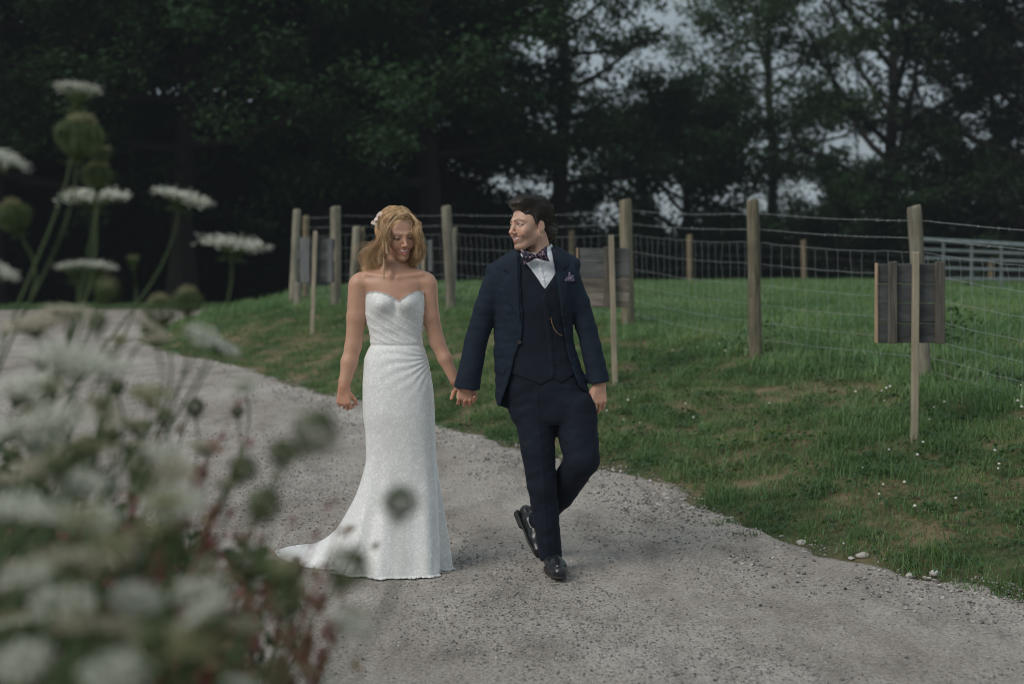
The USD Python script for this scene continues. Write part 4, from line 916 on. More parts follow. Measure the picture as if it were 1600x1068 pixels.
obj('pocket_flap', patch(gxz([(773, 566), (792, 572), (788, 586), (772, 580)]), jf, .002, .004, .005), mat_jacket, jacket, smooth=40)
obj('pocket_flap', patch(gxz([(893, 560), (903, 556), (908, 570), (899, 575)]), jf, .002, .004, .005), mat_jacket, jacket, smooth=40)
m = trimesh.creation.cylinder(.010, .005, sections=18); v = np.array(m.vertices); c = g_(811, 533)
obj('jacket_button', (v[:, [0, 2, 1]] + [c[0], float(jf(c[0] - .006, c[2])) - .006, c[2]], np.array(m.faces)[:, ::-1]), mat_sole, jacket, smooth=30)
obj('pocket_square', patch(gxz([(881, 440), (884, 431), (886, 433), (889, 423), (892, 431), (895, 429), (897, 437), (896, 440)]), jf, .005, .006, .003, .003), mat_square, groom, smooth=40)

# bow tie: two flared wings gathered at a knot
def wing(s):
    n, k = 14, 15; V = []
    for i in range(n):
        t = i / (n - 1); hw = .0090 + .029 * t ** .8
        for j in range(k):
            w = j / (k - 1) * 2 - 1; pleat = .0035 * math.sin(w * 7) * (1 - t)
            V.append((s * (.006 + .058 * t - .006 * t ** 4 * (1 - w * w)), -.010 * math.sin(t * math.pi * .8) - .012 * math.sin(t * 2.6) * (1 - w * w) + pleat, w * hw + .004 * t))
    V = np.array(V); i, j = np.meshgrid(np.arange(n - 1), np.arange(k - 1), indexing='ij'); q = np.stack([i * k + j, i * k + j + 1, (i + 1) * k + j + 1, (i + 1) * k + j], -1).reshape(-1, 4)
    if s > 0: q = q[:, ::-1]
    V2 = V + np.array([0, .010, 0]); return np.vstack([V, V2]), np.vstack([q, q[:, ::-1] + len(V)])
BC = g_(836, 401); BC[1] = GD - .098; Rb = euler(12, 0, -8)
m = MB()
for s in (-1, 1): v, f = wing(s); m.add(v @ Rb.T + BC, f)
bow = obj('bow_tie', m.get(), mat_bow, groom, smooth=60)
kn = trimesh.creation.icosphere(3, 1.0); obj('knot', ((np.array(kn.vertices) * (.0105, .011, .0125)) @ Rb.T + BC + [0, -.006, 0], np.array(kn.faces)), mat_bow, bow, smooth=True)

# trousers
TZ = Vol(np.arange(g_(780, 0)[0], g_(950, 0)[0], .005), np.arange(GD - .22, GD + .52, .005), np.arange(g_(0, 884)[2], g_(0, 570)[2], .005))
TZ.add(stack([(g_(0, y)[2], g_(cx, 0)[0], GD + .012, r_(a), r_(b)) for y, cx, a, b in ((572, 842, 60, 34), (600, 848, 64, 35), (630, 860, 67, 36), (652, 864, 66, 36), (662, 866, 60, 32))], 2.2), .01)
for a, b, ra, rb in (((838, 645, .02), (840, 700, -.02), 37, 26), ((840, 700, -.02), (847, 760, -.03), 26, 22.5), ((847, 760, -.03), (861, 872, -.0), 22.5, 17.2), ((896, 640, .01), (909, 716, -.05), 37, 26.5), ((909, 716, -.05), (876, 778, .12), 26.5, 23), ((873, 778, .12), (845, 828, .28), 23, 18.5)):
    TZ.add(cone(g_(*a), g_(*b), r_(ra), r_(rb)), .014)
TZ.cut(prism(gxz([(830, 874), (846, 874), (880, 872), (890, 900), (820, 900)]), GD - .3, GD + .18), .003)
TZ.cut(moved(ell((0, 0, 0), (.09, .09, .06)), g_(828, 858, .38), euler(0, 0)), .004)
P = np.meshgrid(*TZ.ax, indexing='ij', sparse=True)
cr = np.exp(-((P[0] - (g_(842, 0)[0] + (g_(0, 660)[2] - P[2]) * .07)) / .004) ** 2) * (P[1] < GD)
TZ.F += (.0055 * field_noise((12, 9, 16), 12, 9) + .0045 * field_noise((26, 16, 36), 18, 12) - .0026 * cr).astype(np.float32)
obj('trousers', TZ.mesh(), mat_trousers, groom, smooth=True)

# loafers: built once in a local frame (toe towards -y), placed twice
def loafer():
    S = Vol(np.arange(-.07, .07, .0028), np.arange(-.18, .15, .0028), np.arange(-.01, .12, .0028))
    for a, b, ra, rb, sy in (((0, .105, .040), (0, .05, .040), .034, .037, 1), ((0, .05, .036), (.003, -.05, .033), .037, .041, 1), ((.003, -.05, .027), (0, -.108, .018), .042, .033, 1)): S.add(cone(a, b, ra, rb), .015)
    S.add(cone((0, .05, .045), (0, -.035, .052), .028, .026), .02)
    S.cut(ell((0, .055, .098), (.028, .078, .046)), .004)
    S.cut(prism([(-.2, -.1), (.2, -.1), (.2, .006), (-.2, .006)], -1, 1), .002)
    fr = [(math.cos(t) * .027, -.070 + math.sin(t) * .043) for t in np.linspace(math.pi, 2 * math.pi, 15)]
    for (xa, ya), (xb, yb) in zip(fr[:-1], fr[1:]): S.add(cone((xa, ya, .062 - (xa / .027) ** 2 * .008 + (ya + .07) * .25), (xb, yb, .062 - (xb / .027) ** 2 * .008 + (yb + .07) * .25), .0035), .004)
    up = S.mesh()
    L = Vol(np.arange(-.07, .07, .003), np.arange(-.18, .16, .003), np.arange(-.03, .03, .003))
    for a, b, ra, rb in (((0, .105, .0), (0, .05, 0), .038, .038), ((0, .05, 0), (.003, -.05, 0), .038, .047), ((.003, -.05, 0), (0, -.108, 0), .047, .038)): L.add(cone(a, b, ra - .004, rb - .004), .015)
    L.cut(prism([(-.2, .007), (.2, .007), (.2, .1), (-.2, .1)], -1, 1), .002); L.cut(prism([(-.2, -.1), (.2, -.1), (.2, -.004), (-.2, -.004)], -1, .035), .002); L.cut(prism([(-.2, -.1), (.2, -.1), (.2, -.018), (-.2, -.018)], -1, 1), .002)
    so = L.mesh()
    t = np.linspace(-1, 1, 17); pth = np.stack([t * .044, -.020 + .006 * t ** 2, .078 - .050 * t ** 2], 1); st_ = MB()
    prev = None; V = []
    for x, y, z in pth: V += [(x, y - .012, z - .003), (x, y - .012, z + .001), (x, y + .012, z + .006), (x, y + .012, z + .002)]
    V = np.array(V); q = []
    for i in range(16):
        for j in range(4): q.append((i * 4 + j, (i + 1) * 4 + j, (i + 1) * 4 + (j + 1) % 4, i * 4 + (j + 1) % 4))
    return up, so, (V, np.array(q))
up, so, sd = loafer()
for C_, R_ in ((g_(866, 909, -.06) + [0, -.03, .0], euler(-9, 0)), (g_(842, 866, .30), euler(14, -50, -10) if False else euler(0, 0))):
    if C_[1] > GD + .1:                                     # the trailing foot stands on its toe
        a = g_(853, 881, .19); b = g_(819, 811, .36); ax = (b - a) / np.linalg.norm(b - a); nrm = np.array([.86, -.42, .25]); nrm -= ax * (ax @ nrm); nrm /= np.linalg.norm(nrm)
        R_ = np.stack([np.cross(ax, nrm), ax, nrm], 1); C_ = (a + b) / 2 + R_ @ np.array([0, .012, -.035])
    else: C_[2] = float(H(C_[0], C_[1])) + .034
    s = obj('shoe', (up[0] @ R_.T + C_, up[1]), mat_leather, groom, smooth=True)
    obj('sole', (so[0] @ R_.T + C_, so[1]), mat_sole, s, smooth=40); obj('saddle_strap', (sd[0] @ R_.T + C_, sd[1]), mat_leather, s, smooth=40)
# wedding ring
p0, p1 = gl[2][0], gl[2][1]; F_ = frame_to(p1 - p0); t = np.linspace(0, 2 * np.pi, 25); cc = p0 + (p1 - p0) * .55
obj('ring', tube(cc + np.outer(np.cos(t), F_[:, 0]) * .0098 + np.outer(np.sin(t), F_[:, 1]) * .0098, .0016, 6, False), mat_gold, groom, smooth=True)
# ---------------------------------------------------------------- the bride
mat_lace = M('ivory_lace', {'g': ('geometry', {}), 'v': ('voronoi_texture', {'scale': 58.0, 'feature': 'smooth_f1', 'smoothness': .35}), 'n': ('noise_texture', {'scale': 130.0, 'detail': 4.0, 'roughness': .7}), 'n2': ('noise_texture', {'scale': 17.0, 'detail': 4.0, 'roughness': .6}),
    'd': ('noise_texture', {'scale': 30.0, 'detail': 3.0}), 'vm': ('mix', {'mix_type': 'linear_light', 'fac': .05}), 'ad': ('math', {'math_type': 'multiply_add', 'value2': .60}), 'a2': ('math', {'math_type': 'multiply_add', 'value2': .55}), 'a3': ('math', {'math_type': 'multiply', 'value2': .22}), 'r': ('rgb_ramp', {'ramp': [(.36, (.80, .795, .785)), (.50, (.76, .755, .745)), (.60, (.68, .68, .67)), (.74, (.62, .62, .615))]}),
    'b': ('bump', {'invert': True, 'strength': .55, 'distance': .002}), 'b2': ('bump', {'strength': .25, 'distance': .006}), 'p': ('principled_bsdf', {'roughness': .62, 'specular_ior_level': .35, 'sheen_weight': .25, 'sheen_roughness': .4})},
    [('g.position', 'd.vector'), ('g.position', 'vm.color1'), ('d.color', 'vm.color2'), ('vm.color', 'v.vector'), ('g.position', 'n.vector'), ('g.position', 'n2.vector'), ('v.distance', 'ad.value1'), ('n.fac', 'a2.value1'), ('n2.fac', 'a3.value1'), ('a3.value', 'a2.value3'), ('a2.value', 'ad.value3'), ('ad.value', 'r.fac'),
     ('r.color', 'p.base_color'), ('n2.fac', 'b2.height'), ('ad.value', 'b.height'), ('b2.normal', 'b.normal'), ('b.normal', 'p.normal')])
mat_petal = M('petal_blush', {'p': ('principled_bsdf', {'base_color': (.66, .56, .50), 'roughness': .6})}, [])
BD = 6.75; bs = BD / FPX
def b_(px, py, dy=0.0):
    p = at(px, py, BD); return np.array([p[0], BD + dy, p[2]])
q_ = lambda px: px * bs
bride = thing('person', 'woman in a strapless white lace wedding dress, smiling and looking down', 'person', (0, 0, 0))
BH = b_(623, 367, -.005); BR = euler(-22, 15, -5); BS = .955

X = axis_of(b_(515, 0)[0], b_(765, 0)[0], .010, [(b_(588, 0)[0], b_(656, 0)[0], .0021), (b_(520, 0)[0], b_(556, 0)[0], .003), (b_(700, 0)[0], b_(750, 0)[0], .003)])
Y = axis_of(BD - .24, BD + .30, .011, [(BD - .14, BD + .10, .0024)])
Z = axis_of(-.02, 1.82, .013, [(b_(0, 412)[2], b_(0, 318)[2], .0021), (b_(0, 660)[2], b_(0, 598)[2], .003), (b_(0, 480)[2], b_(0, 412)[2], .0055)])
B = Vol(X, Y, Z)
B.add(stack([(b_(0, y)[2], b_(cx, 0)[0], BD + .005, q_(a), q_(b)) for y, cx, a, b in ((414, 618, 14, 13), (424, 616, 24, 17), (432, 615, 40, 22), (441, 615, 53, 26), (452, 616, 49, 29), (466, 618, 45, 31), (490, 618, 43, 30), (537, 619, 36, 26), (580, 620, 46, 32), (620, 621, 48, 32), (680, 624, 42, 28), (800, 628, 30, 20), (880, 630, 26, 18))]), .012)
for a, b, ra, rb in (((560, 446, .005), (557, 495, .005), 16, 15), ((557, 495, .005), (552, 540, .0), 15, 12.4), ((552, 540, 0), (546, 566, -.01), 12.6, 12.6), ((546, 566, -.01), (539, 602, -.03), 12.6, 8.6),
                     ((668, 446, .005), (673, 495, .005), 15.5, 13), ((673, 495, .005), (683, 534, .01), 13, 11.5), ((683, 534, .01), (695, 560, .0), 11.5, 10.5), ((695, 560, .0), (711, 594, .0), 10.5, 8)):
    B.add(cone(b_(*a), b_(*b), q_(ra), q_(rb)), .016)
for a, b, ra, rb in (((616, 420, .02), (566, 438, .01), 12, 13), ((618, 420, .02), (663, 437, .01), 12, 13)): B.add(cone(b_(*a), b_(*b), q_(ra), q_(rb)), .03)
B.add(cone(b_(617, 428, .015), BH + BR @ np.array([0, .030, -.05]), .054, .050), .026)
for a, b in (((612, 433, -.062), (574, 428, -.028)), ((624, 433, -.062), (660, 428, -.028))): B.add(cone(b_(*a), b_(*b), .0060, .0070), .024)
B.add(cone(b_(613, 427, -.062), b_(598, 396, -.0), .006, .008), .03)
for x in (597, 638): B.add(ell(b_(x, 476, -.045), (.042, .044, .048)), .03)
sculpt_head(B, BH, BR, BS, False)
bl = hand(B, b_(538, 603, -.03), (.02, -.10, -1), (-.30, -1, -.1), 1, .92, curls=((38, 62, 40), (48, 66, 40), (52, 66, 40), (54, 66, 40)), tcurl=(.45, .35))
# her left hand lies in his: palm behind his, fingers coming forward under his knuckles
B.add(cone(b_(711, 594, .0), b_(719, 610, .03), .021, .020), .01); B.add(cone(b_(716, 606, .03), b_(736, 612, .035), .020, .018), .01)
for x0, x1, y1 in ((719, 717, 627), (727, 726, 630), (735, 734, 629), (742, 741, 624)):
    p0 = b_(x0, 614, .03); pm = b_(x1, y1, -.015); p1 = b_(x1, y1 + .5, -.072); p2 = b_(x1 + 1, y1 - 7, -.102)
    B.add(cone(p0, pm, .0092, .0090), .006); B.add(cone(pm, p1, .0090, .0086), .004); B.add(cone(p1, p2, .0086, .0072), .003)
B.add(cone(b_(717, 605, .02), b_(709, 612, -.02), .0105, .0095), .006); B.add(cone(b_(709, 612, -.02), b_(706, 621, -.05), .0095, .0078), .004)
bv, bf = B.mesh(); SKIN_F = (.445, .252, .172)
tint = face_tint(bv, BH, BR, BS, False, SKIN_F)
hands = (bv[:, 2] < b_(0, 595)[2]); tint[hands] *= (.98, .90, .87)
obj('body', (bv, bf), mat_skin, bride, color=tint)
eyes_and_teeth(bride, BH, BR, BS, (.05, .04, .03), (.1, -1, -.12), -.0635)

# dress: one surface from the hem to the sweetheart neckline
from scipy.interpolate import PchipInterpolator
OUT = [(455, 573, 664, 34, 36), (470, 571, 665.5, 37, 38), (490, 571, 664, 37, 33), (510, 575, 661, 33, 31), (524, 578, 659.5, 30, 29), (537, 578.5, 661.5, 29, 29), (548, 574, 664.5, 31, 32), (562, 569, 668.5, 34, 35), (580, 568, 672.5, 36, 38), (600, 567, 676, 37, 40), (640, 567, 679, 36, 41), (680, 571.5, 680, 35, 38), (712, 572, 681.5, 36, 36), (740, 568, 684, 38, 36), (770, 563, 687.5, 42, 40), (800, 556, 691, 48, 46), (840, 547, 695, 57, 56), (870, 541, 697, 64, 64), (899, 537, 698, 72, 71)]
zz = np.array([b_(0, o[0])[2] for o in OUT]); order = np.argsort(zz)
prof = PchipInterpolator(zz[order], np.array([(b_(o[1], 0)[0], b_(o[2], 0)[0], o[3] * bs, o[4] * bs) for o in OUT])[order])
NU, NV = 300, 260
u = np.linspace(0, 2 * np.pi, NU, endpoint=False)            # 0 = picture right, -pi/2 = towards the camera
cu, su = np.cos(u), np.sin(u); frontness = np.clip(-su, 0, 1)
xn = cu * 46 + 618.5                                          # picture x of the neckline point
ytop = np.where(su < .15, np.interp(xn, [571, 576, 583, 592, 602, 614, 622, 627, 632, 640, 650, 656, 661, 666], [462, 459.5, 458, 457.5, 459.5, 464.5, 469, 472, 468.5, 462.5, 457.5, 456.5, 458, 461]), 462 + 10 * np.clip(su, 0, 1))
ztop = b_(0, ytop)[2] if False else EYE - (ytop - 450) * BD / FPX
zhem0 = zroad(BD) + .012
V = np.zeros((NV, NU, 3)); tt = np.linspace(0, 1, NV) ** .9
lobe_dir = 2.36; dl = (u - lobe_dir + np.pi) % (2 * np.pi) - np.pi
lobe = np.exp(-(dl / .62) ** 2)
for i, t in enumerate(tt):
    z = zhem0 + .004 + (ztop - zhem0) * t
    L = prof(z); cx = (L[:, 0] + L[:, 1]) / 2; a = (L[:, 1] - L[:, 0]) / 2; b = np.where(su < 0, L[:, 3], L[:, 2])
    e = 2.15; k = (np.abs(cu) ** e + np.abs(su) ** e) ** (-1 / e)
    x = cx + a * cu * k; y = BD + b * su * k
    zr = (EYE - z) * FPX / BD + 450                           # picture row
    # bust
    for bxp, s in ((594, 1), (643, 1)):
        y -= frontness * .030 * np.exp(-(((x - b_(bxp, 0)[0]) / .052) ** 2 + ((z - b_(0, 477)[2]) / .050) ** 2))
    y += frontness * .012 * np.exp(-(((x - b_(620, 0)[0]) / .016) ** 2 + ((z - b_(0, 474)[2]) / .05) ** 2))
    s = np.clip((b_(0, 705)[2] - z) / (b_(0, 705)[2] - zhem0), 0, 1)
    # hanging folds below the knee, and the train to the back left
    fold = .036 * s ** 1.4 * (np.sin(7 * u + 1.2 + .5 * np.sin(3 * u)) * .55 + np.sin(13 * u + .7) * .3 + .3 * np.sin(4 * u - .6)) * (.8 + .4 * np.sin(2 * u + 1))
    ext = lobe * (.25 * s ** 1.5 + .27 * np.clip((s - .62) / .38, 0, 1) ** 2.6 + .05 * np.clip((s - .9) / .1, 0, 1) ** 2)
    r = fold * (1 - .2 * lobe) + ext
    x = x + cu * r; y = y + su * r
    # ruching: bodice folds sweep down to the right, hip folds fan out from the right hip
    m1 = np.clip((zr - 476) / 12, 0, 1) * np.clip((540 - zr) / 8, 0, 1)
    w1 = np.sin((zr - 500) * .50 - (x - b_(620, 0)[0]) / bs * .27 + 1.2 * np.sin(zr * .07))
    m2 = np.clip((zr - 541) / 8, 0, 1) * np.clip((640 - zr) / 70, 0, 1); hipx = (x - b_(668, 0)[0]) / bs; w2 = np.sin(np.arctan2(zr - 556, -hipx + 14) * 26 + .8 * np.sin(hipx * .1)) * np.clip(1.15 - np.hypot(hipx, (zr - 560)) / 85, 0, 1)
    m3 = np.exp(-((zr - 538.5) / 2.0) ** 2)
    disp = (m1 * .0019 * w1 * np.clip(.45 + w1 * .6, 0, 1) + m2 * .0024 * w2 - m3 * .0035)
    fz = .004 * (meshkit.fbm(np.stack([x * 9, y * 9, z * 4], -1), 3, 8) - .5) * np.clip((zr - 545) / 40, 0, 1)
    n = np.stack([cu, su], -1); x = x + cu * (disp + fz); y = y + su * (disp + fz)
    gz = H(x, y) + .016                                       # never below the track
    lift = .030 * lobe * np.clip((s - .82) / .18, 0, 1) * (meshkit.fbm(np.stack([x * 11, y * 11, 0 * x], -1), 3, 17) - .35)
    z = np.maximum(z + lift, gz + .006 * np.clip(1 - s, 0, 1))
    V[i] = np.stack([x, y, z], -1)
i, j = np.meshgrid(np.arange(NV - 1), np.arange(NU), indexing='ij'); j2 = (j + 1) % NU
q = np.stack([i * NU + j, i * NU + j2, (i + 1) * NU + j2, (i + 1) * NU + j], -1).reshape(-1, 4)
dress = obj('dress', (V.reshape(-1, 3), q), mat_lace, bride, smooth=True)
# eyelash lace along the neckline, and a scalloped lace edge at the hem
rng = np.random.default_rng(3); m = MB()
for rep in range(3):
    for k in range(NU):
        p = V[-1, k] * (.5 + .0) + V[-1, (k + 1) % NU] * .5 + rng.normal(0, .0012, 3); o = np.array([cu[k], su[k], 0]); h = .002 + .006 * rng.random(); tgt = p + np.array([rng.normal(0, .0035), 0, h]) + o * (.001 + .003 * rng.random()); sd = np.array([-su[k], cu[k], 0]) * .0013
        m.add([p - sd - [0, 0, .006], p + sd - [0, 0, .006], tgt + sd * .3, tgt - sd * .3], [[0, 1, 2, 3]])
obj('lace_edging', m.get(), mat_lace, dress)
m = MB()
for k in range(0, NU):
    p = V[0, k]; p2 = V[0, (k + 1) % NU]; o = np.array([cu[k], su[k], 0]); w = .012 + .012 * math.sin(k * .37) * math.sin(k * .11) + .012 * rng.random()
    m.add([p + o * -.004 + [0, 0, .004], p2 - o * .004 + [0, 0, .004], p2 + o * w + [0, 0, -.004], p + o * w + [0, 0, -.004]], [[0, 1, 2, 3]])
obj('hem_lace', m.get(), mat_lace, dress)

# hair
HV = Vol(np.arange(b_(556, 0)[0], b_(674, 0)[0], .0032), np.arange(BD - .17, BD + .22, .0032), np.arange(b_(0, 440)[2], b_(0, 312)[2], .0032))
hq = lambda c, r: moved(ell(np.array(c) * BS, np.array(r) * BS), BH, BR)
HV.add(hq((0, .028, .044), (.084, .100, .092)), .01); HV.add(hq((-.02, .08, .01), (.075, .060, .080)), .03)
for a, b, ra, rb in (((609, 352, .03), (599, 388, .03), 14, 14), ((599, 388, .03), (586, 412, .035), 14, 11), ((612, 380, .07), (606, 415, .065), 24, 20), ((583, 412, .035), (573, 421, .03), 12, 8), ((600, 395, .05), (596, 420, .045), 17, 12),
                     ((647, 350, .02), (653, 378, .01), 7, 7), ((653, 378, .01), (650, 404, .02), 7, 5), ((645, 380, .045), (643, 412, .045), 13, 9)):
    HV.add(cone(b_(*a), b_(*b), q_(ra), q_(rb)), .018)
HV.cut(hq((.008, -.092, -.040), (.054, .066, .096)), .008); HV.cut(hq((.010, -.094, .034), (.030, .045, .066)), .012)
HV.cut(hq((.012, -.06, .150), (.0045, .12, .030)), .010)
HV.cut(cone(b_(622, 400, -.09), b_(622, 440, -.09), .062), .01)
hv, hf = HV.mesh(); pn = meshkit.noise(np.stack([hv[:, 0] * 75, hv[:, 1] * 75, hv[:, 2] * 14], -1), 4) - .5
cen = np.stack([np.full(len(hv), BH[0]), np.full(len(hv), BH[1] + .03), np.minimum(hv[:, 2], BH[2] + .02)], -1); nn = hv - cen; nn /= np.linalg.norm(nn, axis=1, keepdims=True) + 1e-9
hv = hv + nn * (.008 * pn * np.clip(((hv - BH) @ BR)[:, 1] / .05 + 1.1, .1, 1))[:, None]
bhair = obj('hair', (hv, hf), mat_hair_blond, bride, smooth=True)
from scipy.spatial import cKDTree
HT = cKDTree(hv)
HOb = np.array([0, .02, .02]) * BS; radb = star_radius(((hv - BH) @ BR)[hv[:, 2] > b_(0, 392)[2]], HOb)
rng = np.random.default_rng(31); st = []
def loose(root_local, ends, wave, n=18):
    """From the parting over the skull, then falling in waves through the given points of the picture."""
    pass
for i in range(5600):
    near = i > 4700; side = -1 if rng.random() < .62 else 1
    f = rng.random() * (.16 if near else 1)                   # 0 at the brow, 1 at the crown
    th = .92 + 1.45 * f + (-.10 if near else 0)                                      # place along the parting
    t = np.linspace(0, 1, 9); a = side * (.03 + (1.15 + .55 * rng.random()) * t ** .9)
    thb = th + .30 * t * (1 - f) + .35 * t ** 2 + rng.normal(0, .05)
    U = np.stack([np.sin(thb) * np.sin(a) + .10 * (1 - t), -np.cos(thb), np.sin(thb) * np.cos(a)], 1)
    L = HOb + U / np.linalg.norm(U, axis=1, keepdims=True) * (radb(U) + .001 + .004 * rng.random())[:, None]
    top = L @ BR.T + BH
    cl = rng.integers(0, 26); crng = np.random.default_rng(1000 + cl + (50 if side > 0 else 0)); w0, w1 = crng.random(2) * 6.28
    if side < 0:
        e1 = b_(594 + 14 * (f - .5) + rng.normal(0, 4), 388 + rng.normal(0, 4), -.03 + .11 * f + rng.normal(0, .012)); e2 = b_(575 + 22 * crng.random() + rng.normal(0, 3), 412 + 12 * crng.random() + rng.normal(0, 3), -.015 + .09 * f + rng.normal(0, .012)); e0 = b_(604 + 8 * (f - .5) + rng.normal(0, 3), 366 + rng.normal(0, 4), -.05 + .12 * f)
    else:
        e0 = b_(650 + rng.normal(0, 2), 360 + rng.normal(0, 4), -.055 + .09 * f); e1 = b_(654 + rng.normal(0, 2.5), 382 + rng.normal(0, 4), -.045 + .09 * f); e2 = b_(647 + 7 * crng.random() + rng.normal(0, 2), 396 + 20 * crng.random(), -.03 + .08 * f)
    if near and side < 0: e0, e1, e2 = b_(606 + rng.normal(0, 3), 363 + rng.normal(0, 4), -.096 + rng.normal(0, .006)), b_(604 + rng.normal(0, 2), 385, -.092 + rng.normal(0, .007)), b_(600 + rng.normal(0, 4), 404 + 10 * rng.random(), -.080 + rng.normal(0, .01))
    if near and side > 0: e0, e1, e2 = b_(655.5 + rng.normal(0, 1.2), 361, -.082 + rng.normal(0, .006)), b_(656 + rng.normal(0, 1.5), 380, -.068 + rng.normal(0, .007)), b_(652 + rng.normal(0, 2), 396 + 10 * rng.random(), -.06 + rng.normal(0, .01))
    P_ = smooth_path(np.vstack([top[[0, 2, 4, 6]], e0, e1, e2]), 26); s = np.linspace(0, 1, 26); amp = .0075 * np.clip(s - .38, 0, 1) * 1.8
    P_[:, 0] += amp * np.sin(s * 17 + w0); P_[:, 1] += amp * np.sin(s * 15 + w1)
    st.append(P_ + np.cumsum(rng.normal(0, .0008, (26, 3)), 0))
# framing locks, fly-away wisps
main_n = len(st)
def lock(pts, n, spread, wave, turns, seed):
    r = np.random.default_rng(seed); base = smooth_path(pts, 30); s = np.linspace(0, 1, 30)
    for _ in range(n):
        o = r.normal(0, spread, 3); p = base + o * (.4 + .6 * s)[:, None] * (1 - .55 * s[:, None]); p[:, 0] += wave * s * np.sin(turns * s * 6.28 + r.normal(0, .25)); p[:, 1] += wave * s * np.cos(turns * s * 6.28 + r.normal(0, .25)); st.append(p)
lock([b_(634, 335, -.070), b_(620, 342, -.108), b_(609, 362, -.112), b_(605, 384, -.105), b_(610, 397, -.108)], 60, .0034, .009, 1.6, 1)
lock([b_(629, 335, -.06), b_(611, 344, -.09), b_(603, 368, -.09), b_(600, 398, -.092), b_(604, 420, -.105), b_(606, 436, -.108)], 40, .0030, .009, 1.8, 2)
lock([b_(638, 333, -.03), b_(654, 350, -.050), b_(661, 374, -.045), b_(657, 396, -.04)], 24, .006, .009, 2.0, 4)
for i in range(110):
    side = -1 if rng.random() < .55 else 1; U = np.array([[side * rng.uniform(0, 1), rng.uniform(-.6, .6), rng.uniform(.3, 1)]]); c = (HOb + U / np.linalg.norm(U) * radb(U)[:, None])[0] @ BR.T + BH
    d = np.array([side * rng.uniform(.2, 1), rng.normal(0, .4), rng.uniform(-.5, .7)]); L = rng.uniform(.015, .05); t = np.linspace(0, 1, 9)[:, None]
    st.append(c + d * L * t * .5 + np.array([side * .2, 0, -.5]) * L * t ** 2 + .002 * np.sin(t * 9 + i))
for i in range(60):
    x = rng.uniform(562, 600); c = b_(x, rng.uniform(400, 422), rng.uniform(-.02, .07)); t = np.linspace(0, 1, 9)[:, None]; L = rng.uniform(.02, .05)
    st.append(c + np.array([-rng.random(), 0, rng.normal(-.1, .4)]) * L * t + .003 * np.sin(t * 8 + i))
r = np.random.default_rng(8); pick = r.random(len(st)); pick[main_n:main_n + 124] = .6 + .39 * r.random(124)
for nm, lo, hi, mt in (('hair_strands', 0, .52, mat_hair_blond), ('hair_lowlights', .52, .76, mat_hair_low), ('hair_highlights', .76, 1, mat_hair_high)): curves(nm, [q for q, w in zip(st, pick) if lo <= w < hi], .0011, mt, bhair)
# flowers in the hair
fl = thing_part = MB(); r = np.random.default_rng(5)
for k, (x, y) in enumerate([(591, 337), (588, 343), (584, 348), (593, 344), (589, 351), (595, 334)]):
    c = b_(x, y, -.02 + .012 * r.random()); Rf = euler(r.uniform(10, 60), r.uniform(-30, 30), r.uniform(0, 90)); m = MB()
    for p in range(5):
        a = p * 2 * np.pi / 5; rr = .0115 * (.85 + .3 * r.random()); g0 = np.array([0, 0, 0]); pts = np.array([[0, 0, 0], [.35, -.002 / .0115, .42], [.85, -.2, .36], [1.0, -.30, 0], [.85, -.2, -.36], [.35, -.002 / .0115, -.42]]) * rr
        ca, sa = math.cos(a), math.sin(a); pts = np.stack([pts[:, 0] * ca - pts[:, 2] * sa, pts[:, 1], pts[:, 0] * sa + pts[:, 2] * ca], 1)
        m.add(pts @ Rf.T + c, [[0, 1, 2], [0, 2, 3], [0, 3, 4], [0, 4, 5]])
    ic = trimesh.creation.icosphere(1, .003); m.add(np.array(ic.vertices) + c + Rf @ np.array([0, -.003, 0]), np.array(ic.faces))
    obj('hair_flower', m.get(), mat_petal, bride)
# jewellery: a thin bracelet and a ring
def band(p, d, r, w, mat, name):
    F_ = frame_to(d); t = np.linspace(0, 2 * np.pi, 30); obj(name, tube(p + np.outer(np.cos(t), F_[:, 0]) * r + np.outer(np.sin(t), F_[:, 1]) * r, w, 6, False), mat, bride, smooth=True)
band(bl[2][0] * .5 + bl[2][1] * .5, bl[2][1] - bl[2][0], .0092, .0015, mat_silver, 'ring')
# ---------------------------------------------------------------- turf, gravel, clover
def blade_mat(name, dark, mid, dry, tall=False):
    return M(name, {'g': ('geometry', {}), 'n1': ('noise_texture', {'scale': 1.3, 'detail': 6.0, 'roughness': .65}), 'oi': ('object_info', {}), 'k': ('math', {'math_type': 'multiply_add', 'value2': .16, 'value3': -.08}), 'k2': ('math', {'math_type': 'multiply_add', 'value2': .18, 'value3': -.09}),
        's': ('math', {'math_type': 'add'}), 's2': ('math', {'math_type': 'add'}), 'r': ('rgb_ramp', {'ramp': [(.25, dark), (.43, mid), (.54, (mid[0] * 1.35, mid[1] * 1.1, mid[2] * 1.1)), (.66, dry)]}),
        'p': ('principled_bsdf', {'roughness': .55, 'specular_ior_level': .3}), 't': ('translucent_bsdf', {'color': (mid[0] * 1.2, mid[1] * 1.3, mid[2] * .7)}), 'mx': ('mix_closure', {'fac': .25})},
        [('g.position', 'n1.vector'), ('oi.random', 'k.value1'), ('g.random_per_island', 'k2.value1'), ('n1.fac', 's.value1'), ('k.value', 's.value2'), ('s.value', 's2.value1'), ('k2.value', 's2.value2'), ('s2.value', 'r.fac'), ('r.color', 'p.base_color'),
         ('p.BSDF', 'mx.closure1'), ('t.BSDF', 'mx.closure2')], surface='mx.closure')
mat_grass = blade_mat('grass_blade', (.046, .090, .036), (.100, .168, .064), (.34, .27, .165))
mat_grass2 = blade_mat('grass_field', (.065, .125, .052), (.120, .205, .085), (.21, .22, .12))
